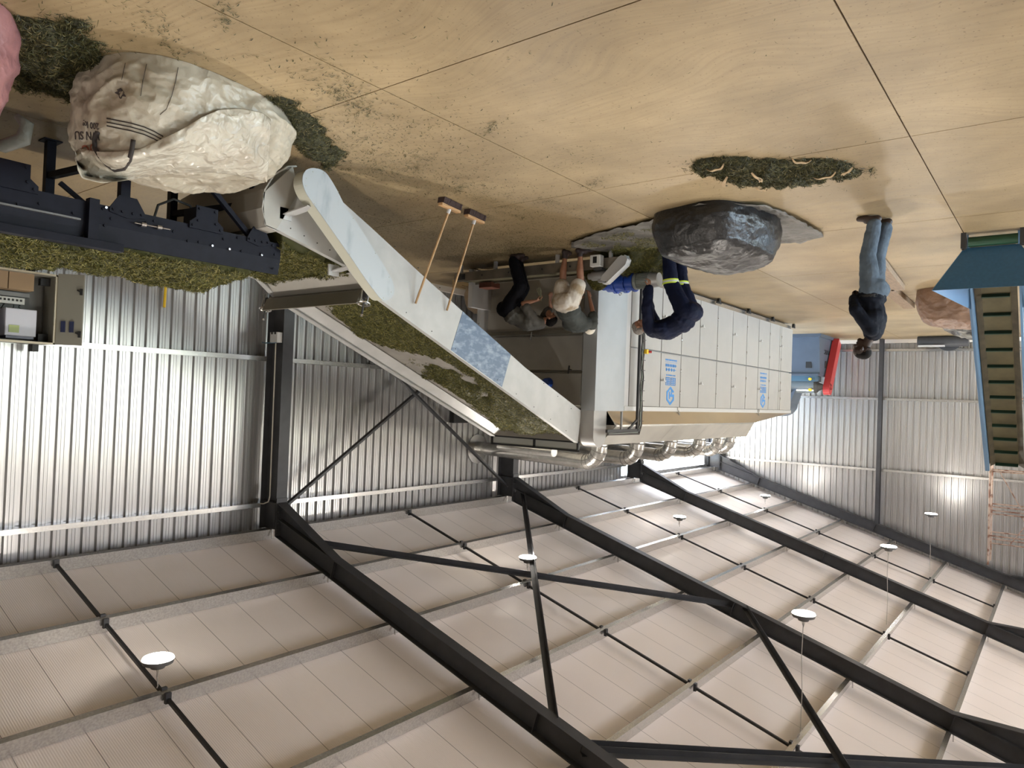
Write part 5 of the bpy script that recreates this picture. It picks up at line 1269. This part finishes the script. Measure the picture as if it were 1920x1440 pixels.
for k in range(16): q.box((10.37, 2.64+k*.044, 1.36), (10.38, 2.66+k*.044, 1.385))
q.cm = 0; o = q.build('breaker_switches', M_rubber); o.parent = br
q = MB(); q.box((10.44, 2.6, 1.27), (10.52, 3.42, 1.32)); q.build('wiring_duct', mat('duct_grey', (.2, .2, .2), .5), cc)
for ya, yb in ((2.86, 3.12), (3.13, 3.40)): MB().box((10.25, ya, 1.04), (10.5, yb, 1.25)).build('cardboard_box', mat('cardboard', (.25, .165, .09), .7), cc)
MB().box((10.49, 2.58, 1.05), (10.515, 2.80, 1.18)).build('white_terminal', M_whitep, cc)
MB().box((10.33, 3.50, 1.06), (10.41, 3.61, 1.15)).build('vent_fan', M_rubber, cc); MB().box((10.33, 3.50, 1.77), (10.41, 3.61, 1.86)).build('vent_fan', M_rubber, cc)
b = MB(); rg = random.Random(12)
for k in range(14):
    y = rg.uniform(2.6, 3.4); b.tube([(10.45, y, 1.42), (10.42, y+rg.uniform(-.03, .03), 1.45), (10.45, y+rg.uniform(-.06, .06), 1.49)], .006, 5)
b.build('wires', M_rubber, cc)
for y in (2.7, 3.5): MB().box((10.5, y, 1.86), (10.64, y+.07, 1.99)).build('hanging_bracket', M_rubber, cc)
for y in (3.42, ): MB().box((10.5, y, .45), (10.60, y+.07, 1.02)).build('cable_trunk', M_rubber, cc)
# crates under the cabinet
q = MB()
for k in range(5):
    for j in range(4): pass
q.box((10.1, 2.9, .55), (10.45, 3.25, .58)); q.box((10.1, 2.9, .55), (10.12, 3.25, .95)); q.box((10.43, 2.9, .55), (10.45, 3.25, .95)); q.box((10.1, 2.9, .55), (10.45, 2.92, .95)); q.box((10.1, 3.23, .55), (10.45, 3.25, .95)); q.box((10.12, 2.92, 0), (10.43, 3.23, .55))
tag(q.build('red_crate', mat('maroon_mesh', (.12, .03, .035), .6, 0, 0, 30, col2=(.35, .30, .28), nlo=.55, nhi=.6)), 'maroon mesh crate below the open control cabinet', 'crate')
q = MB(); q.box((9.9, 1.2, 0), (10.5, 2.6, .93)); tag(q.build('steel_bench', mat('bench_grey', (.10, .10, .10), .5)), 'dark grey steel bench against the side wall below the cabinet', 'bench')
# socket box and conduit on the first column
jb = cub('socket_box', 'small white socket box with conduit on the nearest column beside the white conveyor', 'socket box', loc=(10.3, 6.9, 1.5))
MB().box((10.20, 6.88, 1.43), (10.40, 6.985, 1.60)).build('box_body', M_whitep, jb, bevel=.008)
q = MB()
for x in (10.25, 10.34): q.cyl((x, 6.88, 1.45), (x, 6.872, 1.45), .02, 10)
q.build('socket_holes', M_rubber, jb)
q = MB(); q.tube([(10.33, 6.95, 1.59), (10.33, 6.96, 4.12), (10.36, 6.96, 4.22), (10.50, 6.96, 4.27), (10.60, 6.97, 4.28)], .011, 8); q.build('conduit', mat('cream_conduit', (.45, .42, .36), .5), jb)
q = MB(); q.tube([(10.28, 6.93, 1.60), (10.6, 6.93, 1.60), (10.72, 6.95, 1.585)], .010, 8); q.build('side_pipe', mat('pipe_blue', (.05, .12, .18), .4), jb)
q = MB(); q.tube([(10.76, 5.305, .66), (10.74, 5.285, 1.20)], .020, 10); tag(q.build('yellow_pipe', M_yellow), 'short yellow pipe upright against the side wall behind the black conveyor', 'pipe')
q = MB(); pts = [(10.62, 11.70, 2.95), (10.62, 11.70, 2.72), (10.62, 11.76, 2.68), (10.62, 12.15, 2.68), (10.62, 12.2, 2.72), (10.62, 12.2, 2.95)]; q.tube(pts, .03, 8); q.box((10.64, 11.72, 2.70), (10.78, 12.18, 2.97)); tag(q.build('wall_bracket_box', M_rubber), 'black framed box on the side wall behind the white conveyor', 'box')

# ------------------------------------------------------------------ machines behind the dryer
M_bgrey = mat('blue_grey_paint', (.065, .085, .115), .38, 0, .1, 3)
sh = cub('shredder', 'blue grey cutting machine with red belt guard standing behind the dryer', 'machine', loc=(6.9, 24.6, 0))
q = MB(); q.v = [(6.2, 23.75, .10), (7.9, 23.75, .10), (7.9, 25.6, .10), (6.2, 25.6, .10), (6.2, 23.92, 1.26), (7.9, 23.92, 1.26), (7.9, 24.85, 1.26), (6.2, 24.85, 1.26)]
q.f = [(0, 3, 2, 1), (4, 5, 6, 7), (0, 1, 5, 4), (1, 2, 6, 5), (2, 3, 7, 6), (3, 0, 4, 7)]; q.m = [0]*6; q.build('hopper_body', M_bgrey, sh)
MB().box((6.14, 23.68, .0), (7.9, 25.7, .10)).build('base_flange', M_bgrey, sh)
q = MB(); q.box((6.45, 23.86, .88), (6.62, 23.90, 1.08)); q.box((7.2, 23.86, .88), (7.35, 23.90, 1.08)); q.build('inspection_slots', M_rubber, sh)
q = MB(); q.prism([(6.19, 24.45, .83), (6.19, 24.62, .80), (6.19, 24.60, 1.05), (6.19, 24.45, 1.05)], (-.01, 0, 0)); q.build('inspection_slots', M_rubber, sh, fixn=True)
MB().box((6.22, 23.82, 1.26), (7.9, 24.9, 1.33)).build('top_flange', M_bgrey, sh)
MB().box((6.35, 23.98, 1.33), (7.9, 24.7, 1.50)).build('rotor_box', mat('rotor_blue', (.06, .12, .17), .35), sh)
q = MB(); q.cyl((6.42, 24.3, 1.62), (7.9, 24.3, 1.62), .26, 28); q.build('rotor_housing', mat('rotor_tan_blue', (.17, .20, .22), .25, .4), sh, auto=40)
q = MB(); q.cyl((6.42, 24.3, 1.66), (6.34, 24.3, 1.66), .22, 20, .17); q.cyl((6.34, 24.3, 1.66), (6.14, 24.3, 1.66), .15, 18, .06); q.build('end_bearing', M_dark, sh, auto=40)
q = MB()
for x in (6.5, 7.25):
    for z in (1.43, 1.77): q.cyl((x, 24.06 if z > 1.5 else 23.98, z), (x, 23.93 if z > 1.5 else 23.9, z), .045, 10)
q.build('yellow_bolts', M_yellow, sh)
q = MB(); n_ = 12; pts = [(7.12, 1.9), (7.12, 2.25)]+[(7.12+.5*(1-cos(pi/2*k/n_)), 2.25+.42*sin(pi/2*k/n_)) for k in range(1, n_+1)]+[(7.9, 2.67), (7.9, 1.9)]
pts[1:1] = [(6.95, 1.75)]; q.prism([(x, 24.0, z) for x, z in pts], (0, .9, 0)); q.build('fan_casing', M_bgrey, sh, fixn=True)
q = MB(); a0 = Vector((0, 25.40, .12)); a1 = Vector((0, 24.38, 1.72)); dv_ = (a1-a0).normalized(); sv = Vector((0, dv_.z, -dv_.y)); prf = [a0-sv*.17, a0+sv*.17]
n_ = 12; prf += [a1+sv*(.18*cos(pi*k/n_))+dv_*(.20*sin(pi*k/n_)) for k in range(n_+1)]
q.prism([(5.97, p.y, max(.02, p.z)) for p in prf], (.20, 0, 0)); q.build('belt_guard', M_red, sh, fixn=True, auto=35)
q = MB(); 
for k, (dy, dz) in enumerate(((0, 0), (.06, .05), (-.06, .06), (.05, -.06), (-.05, -.07))): q.beam((5.966, 24.36+dy-.05, 1.62+dz), (5.966, 24.36+dy+.03, 1.62+dz+.07), .015, .01, up=(1, 0, 0))
q.build('guard_mark', M_rubber, sh)
# maker's word on the hopper side
cu = bpy.data.curves.new('t', 'FONT'); cu.body = 'PUTEC'; cu.size = .21; cu.extrude = .003
t_ = bpy.data.objects.new('t', cu); COL.objects.link(t_); me = bpy.data.meshes.new_from_object(t_.evaluated_get(bpy.context.evaluated_depsgraph_get())); bpy.data.objects.remove(t_)
me.materials.clear(); me.materials.append(M_rubber)
t_ = bpy.data.objects.new('lettering', me); COL.objects.link(t_); t_.parent = sh; t_.matrix_parent_inverse = Matrix.Translation(-Vector(sh.location))
t_.matrix_world = Matrix(((0, 0, -1, 6.192), (-1, 0, 0, 24.98), (0, 1, 0, .46), (0, 0, 0, 1)))

# ------------------------------------------------------------------ blue cleated conveyor
bc = cub('cleated_conveyor', 'blue inclined conveyor with olive belt and dark green cleats rising at the side', 'conveyor', loc=(.8, 12, 0))
def bz(y): return .66+.77*(y-12)
yb0, yb1 = 11.30, 15.32; sl = Vector((0, 1, .77)).normalized(); nb = Vector((0, -.77, 1)).normalized()
q = MB(); q.beam((.81, yb0, bz(yb0)-.01), (.81, yb1, bz(yb1)-.01), .50, .02, up=nb); q.build('belt', M_belt, bc)
for k in range(12):
    y = 12.01+(15.15-12.01)*k/10.5*1.0 if True else 0
    y = 12.01+k*.2985
    if y > yb1: break
    p = Vector((.81, y, bz(y)))+nb*.03; q = MB(); q.beam(p-Vector((.165, 0, 0)), p+Vector((.165, 0, 0)), .02, .06, up=nb); q.build('cleat', M_cleat, bc)
for x in (.60, 1.01):
    q = MB(); q.prism([(x-.04, yb0, bz(yb0)+.0), (x-.04, yb1, bz(yb1)+.0), (x+.04, yb1, bz(yb1)+.05), (x+.04, yb0, bz(yb0)+.05)], (0, 0, -.02)) if x > .8 else q.prism([(x-.04, yb0, bz(yb0)+.05), (x-.04, yb1, bz(yb1)+.05), (x+.04, yb1, bz(yb1)), (x+.04, yb0, bz(yb0))], (0, 0, -.02))
    q.build('belt_skirt', mat('dirty_belt_edge', (.085, .07, .04), .7, 0, .4, 6), bc, fixn=True)
for x in (.50, 1.06):
    q = MB(); q.prism([(x, yb0-.25, bz(yb0)-.14), (x, yb1, bz(yb1)-.10), (x, yb1, bz(yb1)+.14), (x, yb0-.1, bz(yb0)+.12)], (.03, 0, 0)); q.build('side_frame', M_ltblue, bc, fixn=True)
q = MB(); q.prism([(1.09, yb0, bz(yb0)+.12), (1.09, yb1, bz(yb1)+.14), (1.09, yb1, bz(yb1)+.10), (1.09, yb0, bz(yb0)+.08)], (.035, 0, 0)); q.build('rail_flange', M_ltblue, bc, fixn=True)
hopf = [(1.10, 11.02, .18), (.50, 11.02, .18), (.16, 10.92, .73), (1.44, 10.92, .73)]
q = MB(); q.prism(hopf, (0, .012, 0)); q.build('hopper_front', M_teal, bc, fixn=True)
for sx in (1, -1):
    f = (lambda x: x) if sx > 0 else (lambda x: 1.60-x)
    q = MB(); q.v = [(f(1.10), 11.03, .19), (f(1.44), 10.93, .73), (f(1.10), 12.12, .86), (f(1.10), 11.9, .55)]; q.f = [(0, 1, 2, 3)]; q.m = [0]
    o = q.build('hopper_wing', M_ltblue, bc); s_ = o.modifiers.new('t', 'SOLIDIFY'); s_.thickness = .012
q = MB(); q.cyl((1.05, 10.98, .115), (.52, 10.98, .115), .065, 20); q.build('tail_roller', mat('green_rubber', (.012, .06, .03), .35), bc, auto=40)
for x in (1.07, .44):
    q = MB(); q.box((x, 10.90, .0), (x+.06, 11.06, .20)); q.beam((x+.03, 10.94, .02), (x+.03, 10.94, .22), .03, .03); q.build('roller_bracket', M_dark, bc)
for y in (13.0, 15.1):
    for x in (.50, 1.06): MB().box((x, y, 0), (x+.03, y+.05, bz(y)-.10)).build('leg', M_ltblue, bc)
# scaffold tower behind it
sc_ = cub('scaffold_tower', 'thin rusty white scaffold tower rising behind the blue conveyor near the gable', 'scaffold', loc=(.8, 24, 0))
M_scaf = mat('rusty_white_tube', (.40, .30, .24), .6, 0, 0, 7, col2=(.16, .07, .04), nlo=.4, nhi=.5)
for x in (1.62, -.1):
    for y in (23.6, 24.4): MB().tube([(x, y, 0), (x, y, 6.45 if x > 1 else 6.2)], .024, 8).build('standard', M_scaf, sc_)
for z in (1.9, 3.9, 4.86, 5.05, 5.65, 5.85):
    for y in (23.6, 24.4): MB().tube([(1.62, y, z), (-.1, y, z)], .018, 8).build('ledger', M_scaf, sc_)
for z in (1.9, 3.9, 4.6, 5.2, 5.7): MB().tube([(1.62, 23.6, z), (1.62, 24.4, z)], .016, 8).build('transom', M_scaf, sc_)
for (xa, za), (xb, zb3) in (((1.15, 5.85), (.55, 4.86)), ((.9, 5.05), (.4, 5.85)), ((1.4, 3.9), (.9, 4.86))): MB().tube([(xa, 23.58, za), (xb, 23.58, zb3)], .013, 7).build('diagonal', M_scaf, sc_)
